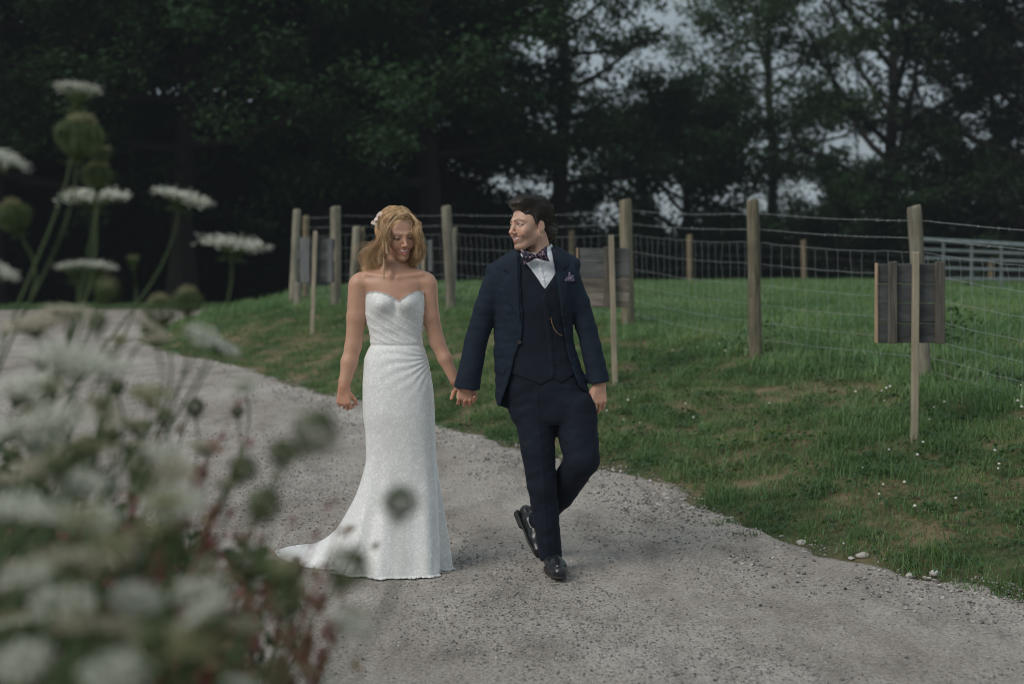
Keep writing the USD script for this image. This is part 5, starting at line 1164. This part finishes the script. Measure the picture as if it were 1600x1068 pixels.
mat_clover_leaf = blade_mat('clover_leaf', (.022, .055, .020), (.040, .085, .030), (.085, .10, .045))
def tuft(seed, n, rad, h, w, lean=.5):
    rng = np.random.default_rng(seed); a = rng.random(n) * 2 * np.pi; r = rad * np.sqrt(rng.random(n)); base = np.stack([r * np.cos(a), r * np.sin(a), np.full(n, -.01)], 1)
    az = rng.random(n) * 2 * np.pi; d = np.stack([np.cos(az), np.sin(az), 0 * az], 1); sd = np.stack([-np.sin(az), np.cos(az), 0 * az], 1); hh = (h * (.45 + .9 * rng.random(n)))[:, None]; ln = (lean * rng.random(n) ** 1.2)[:, None] * hh; ww = (w * (.7 + .6 * rng.random(n)))[:, None]
    p1 = base + d * ln * .35 + np.array([0, 0, 1]) * hh * .55; p2 = base + d * ln * 1.25 + np.array([0, 0, 1]) * hh
    v = np.stack([base - sd * ww, base + sd * ww, p1 + sd * ww * .75, p1 - sd * ww * .75, p2], 1).reshape(-1, 3); k = np.arange(n)[:, None] * 5
    return v, np.vstack([k + np.array([[0, 1, 2]]), k + np.array([[0, 2, 3]]), k + np.array([[3, 2, 4]])])
def rosette(seed, n, rad, size):
    rng = np.random.default_rng(seed); a = rng.random(n) * 2 * np.pi; r = rad * np.sqrt(rng.random(n)); c = np.stack([r * np.cos(a), r * np.sin(a), .012 + .03 * rng.random(n)], 1)
    return leaf_quads(rng, c, size, 1.3)
def in_view(x, y, m=.12): return (np.abs(x) < (.36 + m * .3) * y + .6)
def scatter(rng, x0, x1, y0, y1, per, ok):
    n = int(per * (x1 - x0) * (y1 - y0)); x = rng.uniform(x0, x1, n); y = rng.uniform(y0, y1, n); k = in_view(x, y) & ok(x, y); return x[k], y[k]
rng = np.random.default_rng(77)
edge_n = lambda x, y: signed(EDGE, x, y) + .46 * (meshkit.fbm(np.stack([x * 2.1, y * 2.1, 0 * x], -1), 3, 55) - .5)
fence_xy = np.array([l[0][:2] for l in line]); fence_xy = np.vstack([[6, 2], fence_xy, [-5.5, 27]])
field_side = lambda x, y: signed(fence_xy, x, y)        # positive beyond the fence
def lay(zones, sink=.0):
    X, Y, S, K = [], [], [], []
    for (x0, x1, y0, y1, per, ok, sc, kinds) in zones:
        x, y = scatter(rng, x0, x1, y0, y1, per, ok); X.append(x); Y.append(y); S.append(sc * (.7 + .6 * rng.random(len(x)))); K.append(rng.choice(kinds, len(x)))
    X, Y, S, K = map(np.concatenate, (X, Y, S, K)); return np.stack([X, Y, H(X, Y) - sink], 1), S, K
bank = lambda x, y: (edge_n(x, y) > .03)
protos = [(tuft(1, 70, .10, .030, .0024, .9), mat_grass), (tuft(2, 60, .10, .044, .0026, 1.1), mat_grass), (tuft(3, 60, .12, .024, .0026, 1.6), mat_grass), (rosette(4, 26, .10, .030), mat_clover_leaf), (tuft(5, 90, .16, .075, .0035), mat_grass2), (tuft(6, 90, .20, .10, .0045, .9), mat_grass2)]
near = lambda x, y: bank(x, y); fld = lambda x, y: bank(x, y) & (field_side(x, y) > -.3)
pos, sc, kd = lay([(-3, 4.5, 4.6, 9, 170, near, 1.0, [0, 0, 1, 2, 2, 3]), (-5, 5, 9, 14, 110, near, 1.1, [0, 1, 1, 2, 3]), (-8, 6.5, 14, 22, 50, near, 1.4, [0, 1, 2]), (-9, 4, 22, 30, 26, near, 1.6, [0, 1, 4]),
    (-2, 8, 9, 20, 30, fld, 1.0, [4, 5]), (-4, 15, 20, 36, 15, fld, 1.25, [4, 5]), (-14, -2, 30.5, 36, 14, lambda x, y: (y > 31.5), 1.3, [4])])
instancer('grass', protos, pos, quat_z(rng.random(len(pos)) * 6.28), sc, kd, 'short green grass on the bank and in the field', 'grass')
x, y = scatter(rng, 0.5, 4.4, 5.4, 9.5, 12, lambda x, y: (edge_n(x, y) > .1) & (meshkit.noise(np.stack([x * .9, y * .9, 0 * x], -1), 3) > .55))
instancer('long_grass', [(tuft(8, 60, .12, .10, .0028, 1.2), mat_grass)], np.stack([x, y, H(x, y)], 1), quat_z(rng.random(len(x)) * 6.28), .7 + .5 * rng.random(len(x)), np.zeros(len(x)), 'longer tussocks of darker grass at the foot of the bank', 'grass')
x, y = scatter(rng, -4, 4.6, 5.4, 17, 30, lambda x, y: (edge_n(x, y) > .12) & (meshkit.fbm(np.stack([x * 1.7, y * 1.7, 0 * x], -1), 3, 13) > .56))
instancer('grass_tufts', [(tuft(18, 80, .13, .075, .0028, 1.0), mat_grass), (tuft(19, 70, .10, .055, .0028, 1.3), mat_grass2)], np.stack([x, y, H(x, y)], 1), quat_z(rng.random(len(x)) * 6.28), .6 + .7 * rng.random(len(x)), rng.integers(0, 2, len(x)), 'uneven tufts of fuller grass over the bank', 'grass')
x = np.concatenate([rng.uniform(-4.5, -.6, 2600), rng.uniform(-14, -4, 3200)]); y = np.concatenate([rng.uniform(3.5, 11, 2600), rng.uniform(8, 26, 3200)]); k = (signed(LEDGE, x, y) < -.12) & (signed(LEDGE, x, y) > -3.2); x, y = x[k], y[k]
instancer('verge_grass', [(tuft(28, 80, .16, .10, .0035), mat_grass2), (tuft(29, 80, .18, .14, .004, .9), mat_grass)], np.stack([x, y, H(x, y)], 1), quat_z(rng.random(len(x)) * 6.28), .8 + .8 * rng.random(len(x)), rng.integers(0, 2, len(x)), 'rough grass along the left side of the track', 'grass')
# stray blades on the gravel margin
x, y = scatter(rng, -4, 4, 5, 15, 14, lambda x, y: (edge_n(x, y) < .05) & (edge_n(x, y) > -.22))
instancer('verge_weeds', [(tuft(9, 22, .05, .04, .0024, 1.2), mat_grass), (rosette(10, 12, .05, .022), mat_clover_leaf)], np.stack([x, y, H(x, y) + .012], 1), quat_z(rng.random(len(x)) * 6.28), .6 + .7 * rng.random(len(x)), rng.integers(0, 2, len(x)), 'small weeds creeping over the gravel margin', 'weeds')
# white clover
mat_clover = M('clover_white', {'p': ('principled_bsdf', {'base_color': (.52, .52, .46), 'roughness': .8})}, [])
ic = trimesh.creation.icosphere(1, .0085); cvv = np.array(ic.vertices) * (1, 1, .85) + [0, 0, .055]
x, y = scatter(rng, -1, 4.6, 5.8, 13, 7, lambda x, y: (edge_n(x, y) > .25) & (meshkit.noise(np.stack([x * 1.2, y * 1.2, 0 * x], -1), 9) > .42))
instancer('clover_flowers', [((cvv, np.array(ic.faces)), mat_clover)], np.stack([x, y, H(x, y)], 1), quat_z(rng.random(len(x)) * 6.28), .6 + .6 * rng.random(len(x)), np.zeros(len(x)), 'tiny white clover flowers dotted over the grass bank', 'clover')

def rock(seed, sub=1, flat=.6):
    r = np.random.default_rng(seed); m = trimesh.creation.icosphere(sub, 1.0); v = np.array(m.vertices)
    for _ in range(7):                                          # knock flat faces off
        d = r.normal(size=3); d /= np.linalg.norm(d); c = .55 + .35 * r.random(); h = v @ d; v = v - np.outer(np.maximum(h - c, 0), d)
    return v * np.array([1, .75, flat]), np.array(m.faces)
def stone_mat(name, a, b, c):
    return M(name, {'oi': ('object_info', {}), 'g': ('geometry', {}), 'n': ('noise_texture', {'scale': 40.0, 'detail': 5.0}), 'r': ('rgb_ramp', {'ramp': [(0, a), (.5, b), (1, c)]}), 'r2': ('rgb_ramp', {'ramp': [(.3, (.75, .75, .75)), (.7, (1.15, 1.15, 1.15))]}), 'm': ('mix', {'mix_type': 'multiply', 'fac': 1.0}), 'p': ('principled_bsdf', {'roughness': .9, 'specular_ior_level': .25})},
        [('oi.random', 'r.fac'), ('g.position', 'n.vector'), ('n.fac', 'r2.fac'), ('r.color', 'm.color1'), ('r2.color', 'm.color2'), ('m.color', 'p.base_color')])
mat_stone = stone_mat('gravel_stone', (.095, .088, .082), (.215, .198, .184), (.43, .41, .385))
mat_pale = stone_mat('edge_stone', (.24, .22, .20), (.33, .31, .285), (.42, .40, .375))
track_ok = lambda x, y: (edge_n(x, y) < .06) & (signed(LEDGE, x, y) > -.1)
X, Y, S = [], [], []
for (x0, x1, y0, y1, per, ok, lo, hi) in [(-2.2, 3, 4.6, 7, 2600, track_ok, .0024, .0075), (-3, 2.5, 7, 10, 1300, track_ok, .0032, .009), (-6, 1.5, 10, 16, 380, track_ok, .005, .012), (-8, -1, 16, 22, 60, track_ok, .007, .014),
        (-2.2, 3, 4.6, 12, 750, lambda x, y: track_ok(x, y) & (edge_n(x, y) > -.60), .005, .016), (-5, 0, 12, 18, 90, lambda x, y: track_ok(x, y) & (edge_n(x, y) > -.6), .008, .018), (-2.2, 3, 4.6, 9, 26, track_ok, .008, .014)]:
    x, y = scatter(rng, x0, x1, y0, y1, per, ok); clump = meshkit.fbm(np.stack([x * 1.3, y * 1.1, 0 * x], -1), 3, 66); e = signed(EDGE, x, y); wear = 1 - .80 * np.exp(-((e + 1.15) / .24) ** 2) - .80 * np.exp(-((e + 2.75) / .26) ** 2); k = rng.random(len(x)) < np.clip((clump - .28) * 2.2, .06, 1) * wear; x, y = x[k], y[k]
    X.append(x); Y.append(y); S.append(.86 * lo + .86 * (hi - lo) * rng.random(len(x)) ** 2.2)
X, Y, S = map(np.concatenate, (X, Y, S))
Z = H(X, Y) + .016 + S * .22
q = quat_z(rng.random(len(X)) * 6.28); q[:, 1:3] += rng.normal(0, .15, (len(X), 2)); q /= np.linalg.norm(q, axis=1, keepdims=True)
instancer('loose_gravel', [(rock(k, 1), mat_stone) for k in range(4)], np.stack([X, Y, Z], 1), q, S, rng.integers(0, 4, len(X)), 'loose grey gravel scattered over the track', 'gravel')
# larger pale stones along the edge of the track
cnt = 0
for k in range(400):
    y = rng.uniform(5.6, 15); ex = float(np.interp(y, EDGE[:13, 1], EDGE[:13, 0])); x = ex - abs(rng.normal(0, .24)) + .10
    if not in_view(np.array(x), np.array(y), 0) or rng.random() > .35: continue
    s = .014 + .026 * rng.random() ** 2.5; v, f = rock(500 + k, 2, .5); v = rotz(v * s, rng.random() * 6.28) + [x, y, float(H(x, y)) + .010]
    o = obj('stone', (v, f), mat_pale, smooth=25); tag(o, 'pale stone lying along the grass edge of the gravel track', 'stone', 'pale stones along the edge of the track'); cnt += 1
    if cnt >= 90: break
# rank growth at the feet of the fence posts
for k, (bx, by, n, hgt, lab) in enumerate([(1186, 548, 150, .17, 'dark weedy clump round the foot of the round mid fence post'), (1150, 548, 60, .10, 'low dark weeds left of the round mid fence post'), (1486, 548, 300, .34, 'leafy weed clump beside the large sign board'), (992, 508, 90, .12, 'small weed clump at the foot of the squared post'), (712, 478, 110, .16, 'tufty weed clump at the foot of the leaning post'), (520, 455, 70, .12, 'weed clump at the foot of the squared post left of the bride')]):
    b = hit(bx, by); r = np.random.default_rng(700 + k); c = np.stack([r.normal(0, .11, n), r.normal(0, .11, n), np.abs(r.normal(0, hgt * .6, n))], 1)
    x = thing('weed_clump', lab, 'weeds', b); obj('leaves', leaf_quads(r, c, .05, .7), mat_clover_leaf, x)
    m = MB()
    for i in range(10): p = c[i * 3]; m.add(*tube(np.array([[p[0] * .3, p[1] * .3, -.02], p * .6, p]), .003, 4, False))
    obj('stems', m.get(), mat_bark, x)
# ---------------------------------------------------------------- wild flowers close to the camera
mat_floret = M('floret_white', {'g': ('geometry', {}), 'r': ('rgb_ramp', {'ramp': [(0, (.60, .60, .52)), (1, (.86, .85, .78))]}), 'p': ('principled_bsdf', {'roughness': .7}), 't': ('translucent_bsdf', {'color': (.5, .5, .42)}), 'mx': ('mix_closure', {'fac': .3})},
    [('g.random_per_island', 'r.fac'), ('r.color', 'p.base_color'), ('p.BSDF', 'mx.closure1'), ('t.BSDF', 'mx.closure2')], surface='mx.closure')
def plain_leaf(name, a, b): return M(name, {'g': ('geometry', {}), 'r': ('rgb_ramp', {'ramp': [(0, a), (1, b)]}), 'p': ('principled_bsdf', {'roughness': .65, 'specular_ior_level': .25}), 't': ('translucent_bsdf', {'color': b}), 'mx': ('mix_closure', {'fac': .2})},
    [('g.random_per_island', 'r.fac'), ('r.color', 'p.base_color'), ('p.BSDF', 'mx.closure1'), ('t.BSDF', 'mx.closure2')], surface='mx.closure')
mat_floret_beige = plain_leaf('floret_beige', (.38, .34, .26), (.58, .53, .43))
mat_floret_green = plain_leaf('floret_green', (.24, .235, .13), (.44, .41, .25))
mat_ray = plain_leaf('umbel_ray', (.085, .12, .05), (.17, .21, .09))
mat_ray_dark = plain_leaf('umbel_ray_dark', (.085, .115, .050), (.18, .205, .095))
mat_stem = plain_leaf('flower_stem', (.075, .11, .05), (.12, .15, .075))
mat_rust = plain_leaf('rust_seed', (.17, .062, .052), (.33, .15, .115))
mat_fern = plain_leaf('feather_leaf', (.042, .062, .030), (.12, .135, .065))
mat_straw = plain_leaf('straw_stem', (.16, .12, .065), (.30, .24, .14))

def umbel(kind, R, seed):
    """(rays, florets) of one flower head in its own frame: stem end at the origin, axis +z."""
    r = np.random.default_rng(seed); rays, flo = MB(), MB(); n = {'open': 34, 'cup': 34, 'nest': 46, 'bud': 26}[kind]
    for i in range(n):
        a = i * 2.39996; q = math.sqrt((i + .5) / n); t = np.linspace(0, 1, 6)
        if kind == 'open': p = np.stack([q * R * t, 0 * t, .52 * R * t ** .8 * (1.05 - .22 * q * q) + 0 * t], 1)
        elif kind == 'cup': p = np.stack([q * R * (t ** 1.0) * (.8 + .25 * t), 0 * t, 1.05 * R * t * (1 - .1 * q)], 1)
        elif kind == 'nest': p = np.stack([R * (.25 + .75 * q) * np.sin(np.minimum(t * 2.75, 3.1)) ** .85, 0 * t, R * (1.75 * t - .30 * q * t ** 3)], 1)
        else: p = np.stack([R * .8 * q * np.sin(t * 2.2), 0 * t, R * 1.3 * t], 1)
        p = p + np.cumsum(r.normal(0, .012 * R, p.shape), 0); ca, sa = math.cos(a), math.sin(a); p = np.stack([p[:, 0] * ca - p[:, 1] * sa, p[:, 0] * sa + p[:, 1] * ca, p[:, 2]], 1)
        rays.add(*tube(p, .0011 * (R / .045) ** .5, 3, False)); e = p[-1]; m = {'open': 16, 'cup': 16, 'nest': 12, 'bud': 9}[kind]; sp = R * {'open': .15, 'cup': .17, 'nest': .10, 'bud': .13}[kind]
        c = e + r.normal(0, 1, (m, 3)) * sp * np.array([.85, .85, .55]); v, f = leaf_quads(r, c, R * (.13 if kind in ('open', 'cup') else .13), 1.0); flo.add(v, f)
    for i in range(9):                                          # bracts under the head
        a = i * .698; p = np.array([[0, 0, 0], [R * .25, 0, -.02 * R], [R * .5, 0, -.12 * R]]); ca, sa = math.cos(a), math.sin(a); rays.add(*tube(np.stack([p[:, 0] * ca, p[:, 0] * sa, p[:, 2]], 1), .0008, 3, False))
    return rays.get(), flo.get()
KINDS = {'W': ('open', mat_ray, mat_floret), 'C': ('cup', mat_ray, mat_floret), 'N': ('nest', mat_ray, mat_floret_green), 'B': ('bud', mat_ray, mat_floret_green), 'D': ('nest', mat_ray_dark, mat_ray_dark), 'T': ('open', mat_ray, mat_floret_beige), 'G': ('open', mat_ray_dark, mat_floret_green)}
def carrot(label, root, heads, seed, group=None):
    """root: x, y on the ground; heads: kind, px, py, distance, width px, lean left/right, lean to camera."""
    r = np.random.default_rng(seed); root = (root[0] - .22 - .10 * r.random(), root[1]); base = np.array([root[0], root[1], float(H(*root)) - .02]); x = thing('wild_carrot', label, 'wildflower', base, group=group)
    pts = [at(h[1], h[2], h[3]) for h in heads]; c = np.mean(pts, 0); low = min(p[2] for p in pts); fork = base * .42 + c * .58 + np.array([-.04, 0, 0]); fork[2] = base[2] + (low - base[2]) * .60
    main = smooth_path([base, base * .6 + fork * .4 + r.normal(0, .015, 3), fork], 12) - base; m = MB().add(*tube(main, np.linspace(.0036, .0027, 12), 6, False))
    for (k, px, py, d, w, lx, ly), p in zip(heads, pts):
        ax = np.array([lx, -ly, 1.0]); ax /= np.linalg.norm(ax); foot = p - ax * (w * d / FPX) * .35
        s = smooth_path([fork - base, (fork * .55 + foot * .45) - base + np.array([0, 0, .02]) - ax * .02, foot - ax * .10 - base, foot - base], 14); m.add(*tube(s, np.linspace(.0027, .0019, 14), 6, False))
        kind, mr, mf = KINDS[k]; R = w * d / FPX / 2 * (1.0 if kind in ('open', 'cup') else 1.05); ry, fl_ = umbel(kind, R, seed * 31 + int(px)); F_ = frame_to(ax); o = foot - base
        u = obj('umbel', (ry[0] @ F_.T + o, ry[1]), mr, x); obj('florets', (fl_[0] @ F_.T + o, fl_[1]), mf, u)
    for i in range(5):                                          # feathery leaves along the stem
        q = main[2 + i * 2]; a = r.random() * 6.28; dv = np.array([math.cos(a), math.sin(a), .5]) * .12; c_ = q + dv * np.linspace(.1, 1, 40)[:, None] ** .8 + r.normal(0, .018, (40, 3)); v, f = leaf_quads(r, c_, .022, .6); m.add(v, f)
    obj('stem', m.get(), mat_stem, x)
carrot('tall wild carrot topped by a white fan-shaped head over a round green one', (-0.90, 2.73), [('C', 121, 146, 2.96, 65, .05, -.1), ('N', 124, 224, 2.84, 82, .15, 0)], 1)
carrot('wild carrot with small green heads in front of spread white florets', (-0.81, 2.90), [('B', 158, 245, 2.90, 43, .1, 0), ('N', 152, 282, 2.90, 54, .05, 0), ('W', 146, 292, 3.02, 104, 0, .1), ('W', 288, 296, 3.02, 89, .28, .05)], 2)
carrot('wild carrot with one flat white head leaning right against the dark wood', (-0.62, 2.78), [('W', 367, 368, 2.96, 99, .12, .05), ('N', 252, 492, 2.67, 58, -.15, 0), ('N', 293, 476, 2.73, 50, .05, 0)], 3)
carrot('wild carrot cut by the left frame edge with a white tilted head', (-1.12, 2.67), [('W', 8, 236, 2.73, 80, .45, .1), ('N', 24, 345, 2.78, 60, -.3, .1), ('W', 2, 412, 2.67, 67, .6, .1)], 4)
carrot('wild carrot with twin white heads side by side above beige ones', (-0.95, 2.55), [('C', 116, 420, 2.73, 50, -.1, 0), ('C', 154, 420, 2.73, 50, .15, 0), ('T', 52, 492, 2.44, 99, -.1, .2), ('T', 104, 476, 2.49, 71, .1, .1), ('B', 208, 408, 2.90, 22, 0, 0)], 5)
carrot('wild carrot with big blurred white heads at the left edge', (-.82, 1.9), [('W', 40, 592, 1.95, 104, 0, .3), ('W', 118, 548, 1.8, 112, .2, .3), ('T', 245, 522, 2.1, 50, 0, .1)], 6)
carrot('wild carrot with a single pale tilted head against the bright green bank', (-0.47, 2.67), [('W', 350, 532, 2.78, 63, .55, .1), ('G', 232, 606, 2.32, 67, .1, .3), ('D', 305, 640, 2.78, 32, 0, 0)], 7)
carrot('wild carrot with a white head that shows a dark green centre', (-0.43, 2.55), [('W', 381, 596, 2.90, 50, .05, .9), ('T', 322, 690, 2.44, 56, .1, .2), ('D', 371, 645, 2.78, 22, 0, 0)], 8)
carrot('very blurred wild carrot with green heads nearest to the dress', (-.18, 1.45), [('D', 486, 684, 1.45, 84, .75, .1), ('D', 624, 792, 1.5, 62, .15, .1), ('D', 440, 712, 1.7, 48, .2, .1)], 9)
carrot('wild carrot with one long curved dark green head over the gravel', (-.35, 1.75), [('D', 376, 738, 1.75, 52, .6, .1), ('D', 410, 795, 1.7, 60, .5, .1), ('D', 393, 888, 1.6, 66, .2, .1)], 10)
carrot('wild carrot with a dark green head and white heads in mid left', (-.62, 1.8), [('D', 222, 738, 1.8, 58, .1, .1), ('W', 132, 746, 1.75, 70, .3, .3), ('W', 246, 776, 1.7, 66, -.2, .4), ('G', 205, 655, 2.0, 40, .3, .2)], 11)
carrot('wild carrot with green-brown heads low beside the train of the dress', (-.16, 1.5), [('D', 538, 896, 1.5, 78, .6, .1), ('W', 552, 962, 1.4, 70, .5, .4), ('D', 450, 948, 1.55, 54, .2, .1)], 12)
carrot('wild carrot with dark heads in the lower left thicket', (-.60, 1.55), [('G', 168, 842, 1.55, 78, .1, .3), ('W', 40, 886, 1.5, 92, -.2, .4), ('W', 314, 918, 1.5, 84, .2, .4), ('D', 275, 868, 1.6, 44, .2, .2)], 13)
carrot('wild carrot with pale heads along the bottom edge of the picture', (-.50, 1.35), [('G', 262, 992, 1.35, 96, .2, .3), ('W', 182, 1040, 1.3, 100, .1, .5), ('W', 30, 1024, 1.3, 96, -.1, .5), ('T', 120, 960, 1.4, 70, 0, .3)], 14)
carrot('wild carrot with soft white heads over the pale track at far left', (-.95, 2.0), [('W', 20, 660, 1.9, 70, -.2, .3), ('W', 75, 790, 1.7, 80, .1, .3), ('G', 160, 620, 2.0, 46, .2, .2)], 15)

carrot('wild carrot whose broad pale heads overlap above the left thicket', (-.70, 1.75), [('W', 95, 640, 1.8, 96, .1, .4), ('W', 165, 560, 1.9, 84, .2, .2), ('T', 60, 720, 1.7, 84, 0, .3), ('G', 150, 690, 1.8, 54, .1, .2)], 16)
carrot('wild carrot with cream heads between thicket and gravel', (-.48, 1.7), [('W', 262, 700, 1.8, 64, .2, .4), ('W', 300, 770, 1.7, 60, .3, .3), ('W', 150, 800, 1.6, 74, .1, .4), ('T', 352, 748, 1.9, 40, .2, .2)], 17)
carrot('wild carrot with broad white heads low at the left edge', (-.62, 1.5), [('W', 10, 780, 1.5, 96, 0, .3), ('W', 95, 930, 1.45, 96, .1, .4), ('W', 215, 925, 1.45, 80, .2, .4)], 18)

r8 = np.random.default_rng(88)
for k in range(22):
    lower = k >= 10; heads = []
    cx, cy = (r8.uniform(-10, 250), r8.uniform(470, 780)) if not lower else (r8.uniform(0, 430), r8.uniform(800, 1060))
    d = r8.uniform(1.75, 2.7) if not lower else r8.uniform(1.3, 1.8)
    for j in range(3):
        kd = r8.choice(['W', 'C', 'T', 'N', 'N', 'G'] if not lower else ['G', 'D', 'N', 'W', 'T', 'G']); sz = r8.uniform(.040, .080) if kd in 'WCT' else r8.uniform(.030, .045); dd = d + r8.uniform(-.1, .15)
        heads.append((kd, cx + r8.normal(0, 48), cy + r8.normal(0, 42), dd, int(sz * FPX / dd), r8.normal(.12, .3), r8.uniform(-.1, .6)))
    carrot('blurred pale wild carrot in the mass of flowers filling the lower left', ((cx - 800) * d / FPX, d), heads, 200 + k, 'wild carrots massed in the lower left')

# reddish seed stalks
def red_stalk(root, tip, seed):
    r = np.random.default_rng(seed); base = np.array([root[0], root[1], float(H(*root)) - .02]); p = at(*tip); x = thing('seed_stalk', 'thin reddish seed stalk leaning among the wild carrots', 'seed stalk', base, group='reddish seed stalks in the verge')
    pth = smooth_path([base, base * .5 + p * .5 + np.array([-.03, 0, .04]), p], 16) - base; m = MB().add(*tube(pth, np.linspace(.0028, .0010, 16), 4, False)); fl_ = MB()
    for k in range(9):
        q = pth[5 + k]; L = .05 * (1 - k / 9) + .02; d = r.normal(0, 1, 3); d[2] = abs(d[2]) + .8; d /= np.linalg.norm(d); b2 = q + d * L * np.linspace(0, 1, 5)[:, None]; m.add(*tube(b2, .0008, 3, False))
        c = np.concatenate([b2[1:], b2[2:]]); c = np.repeat(c, 5, 0) + r.normal(0, .006, (len(c) * 5, 3)); v, f = leaf_quads(r, c, .0125, .2); fl_.add(v, f)
    c = np.repeat(pth[9:], 5, 0) + r.normal(0, .005, (35, 3)); v, f = leaf_quads(r, c, .0125, .2); fl_.add(v, f)
    obj('stalk', m.get(), mat_rust, x); obj('seeds', fl_.get(), mat_rust, x, kind='stuff')
r6 = np.random.default_rng(60)
spots = [(372, 625, 2.6), (330, 700, 2.6), (455, 815, 2.4), (520, 780, 2.5), (480, 850, 2.3), (410, 790, 2.5), (560, 870, 2.2), (500, 905, 2.2), (440, 880, 2.2), (360, 800, 2.5), (390, 930, 2.1), (470, 990, 1.9), (345, 870, 2.3), (300, 780, 2.5), (430, 740, 2.6), (250, 690, 2.6), (535, 835, 2.3), (395, 1010, 1.9)]
spots += [(r6.uniform(240, 540), r6.uniform(690, 980), r6.uniform(2.1, 2.7)) for _ in range(14)]
for k, (px, py, d) in enumerate(spots):
    x_ = (px - 800) * d / FPX - .20 - .12 * r6.random(); red_stalk((x_, d + .05 * r6.normal()), (px, py, d), 300 + k)
# the thicket they stand in
n = 1700; r = np.random.default_rng(61); yy = r.uniform(1.25, 4.6, n); lim = np.interp(yy, [1.2, 2.6, 4.4], [-.14, -.44, -1.0]); xx = lim - np.abs(r.normal(0, .38, n)) - .02
pos = np.stack([xx, yy, H(xx, yy)], 1); k = (xx > -.40 * yy - .25); pos = pos[k]
def sprig(seed, h, leafy):
    r = np.random.default_rng(seed); m = MB(); t = np.linspace(0, 1, 7); p = np.stack([.12 * h * t ** 2 * r.normal(), .12 * h * t ** 2 * r.normal(), h * t], 1) if False else np.stack([.10 * h * r.normal() * t ** 2, .10 * h * r.normal() * t ** 2, h * t], 1)
    m.add(*tube(p, np.linspace(.0022, .0010, 7), 3, False)); c = p[r.integers(1, 7, leafy)] + r.normal(0, 1, (leafy, 3)) * np.array([.035, .035, .03]); v, f = leaf_quads(r, c, .018, .5); m.add(v, f); return m.get()
pr = [(sprig(1, .42, 80), mat_fern), (sprig(2, .50, 60), mat_fern), (sprig(3, .55, 30), mat_straw), (sprig(4, .46, 50), mat_rust), (sprig(5, .36, 90), mat_fern), (tuft(7, 40, .06, .30, .0028, .8), mat_grass)]
kk = r.choice(6, len(pos), p=[.28, .2, .08, .14, .2, .10]); hs = np.interp(pos[:, 1], [1.2, 2.4, 4.4], [1.15, 1.45, .8]) * (.75 + .5 * r.random(len(pos)))
instancer('verge_plants', pr, pos, quat_z(r.random(len(pos)) * 6.28), hs, kk, 'tangle of feathery leaves, straw and rusty stems under the wild carrots', 'verge plants')
# ---------------------------------------------------------------- the damp evening air
mat_haze = usdkit.material(stage, '/World/Looks/air', {'v': ('principled_volume', {'color': (.86, .92, 1.0), 'density': .00055, 'anisotropy': .2})}, [], volume='v.volume')
hb_ = trimesh.creation.box((304.0, 364.0, 22.0)); hb_.apply_translation((0, 120, 9.5))
tag(obj('haze', (np.array(hb_.vertices), np.array(hb_.faces)), mat_haze), kind='stuff')
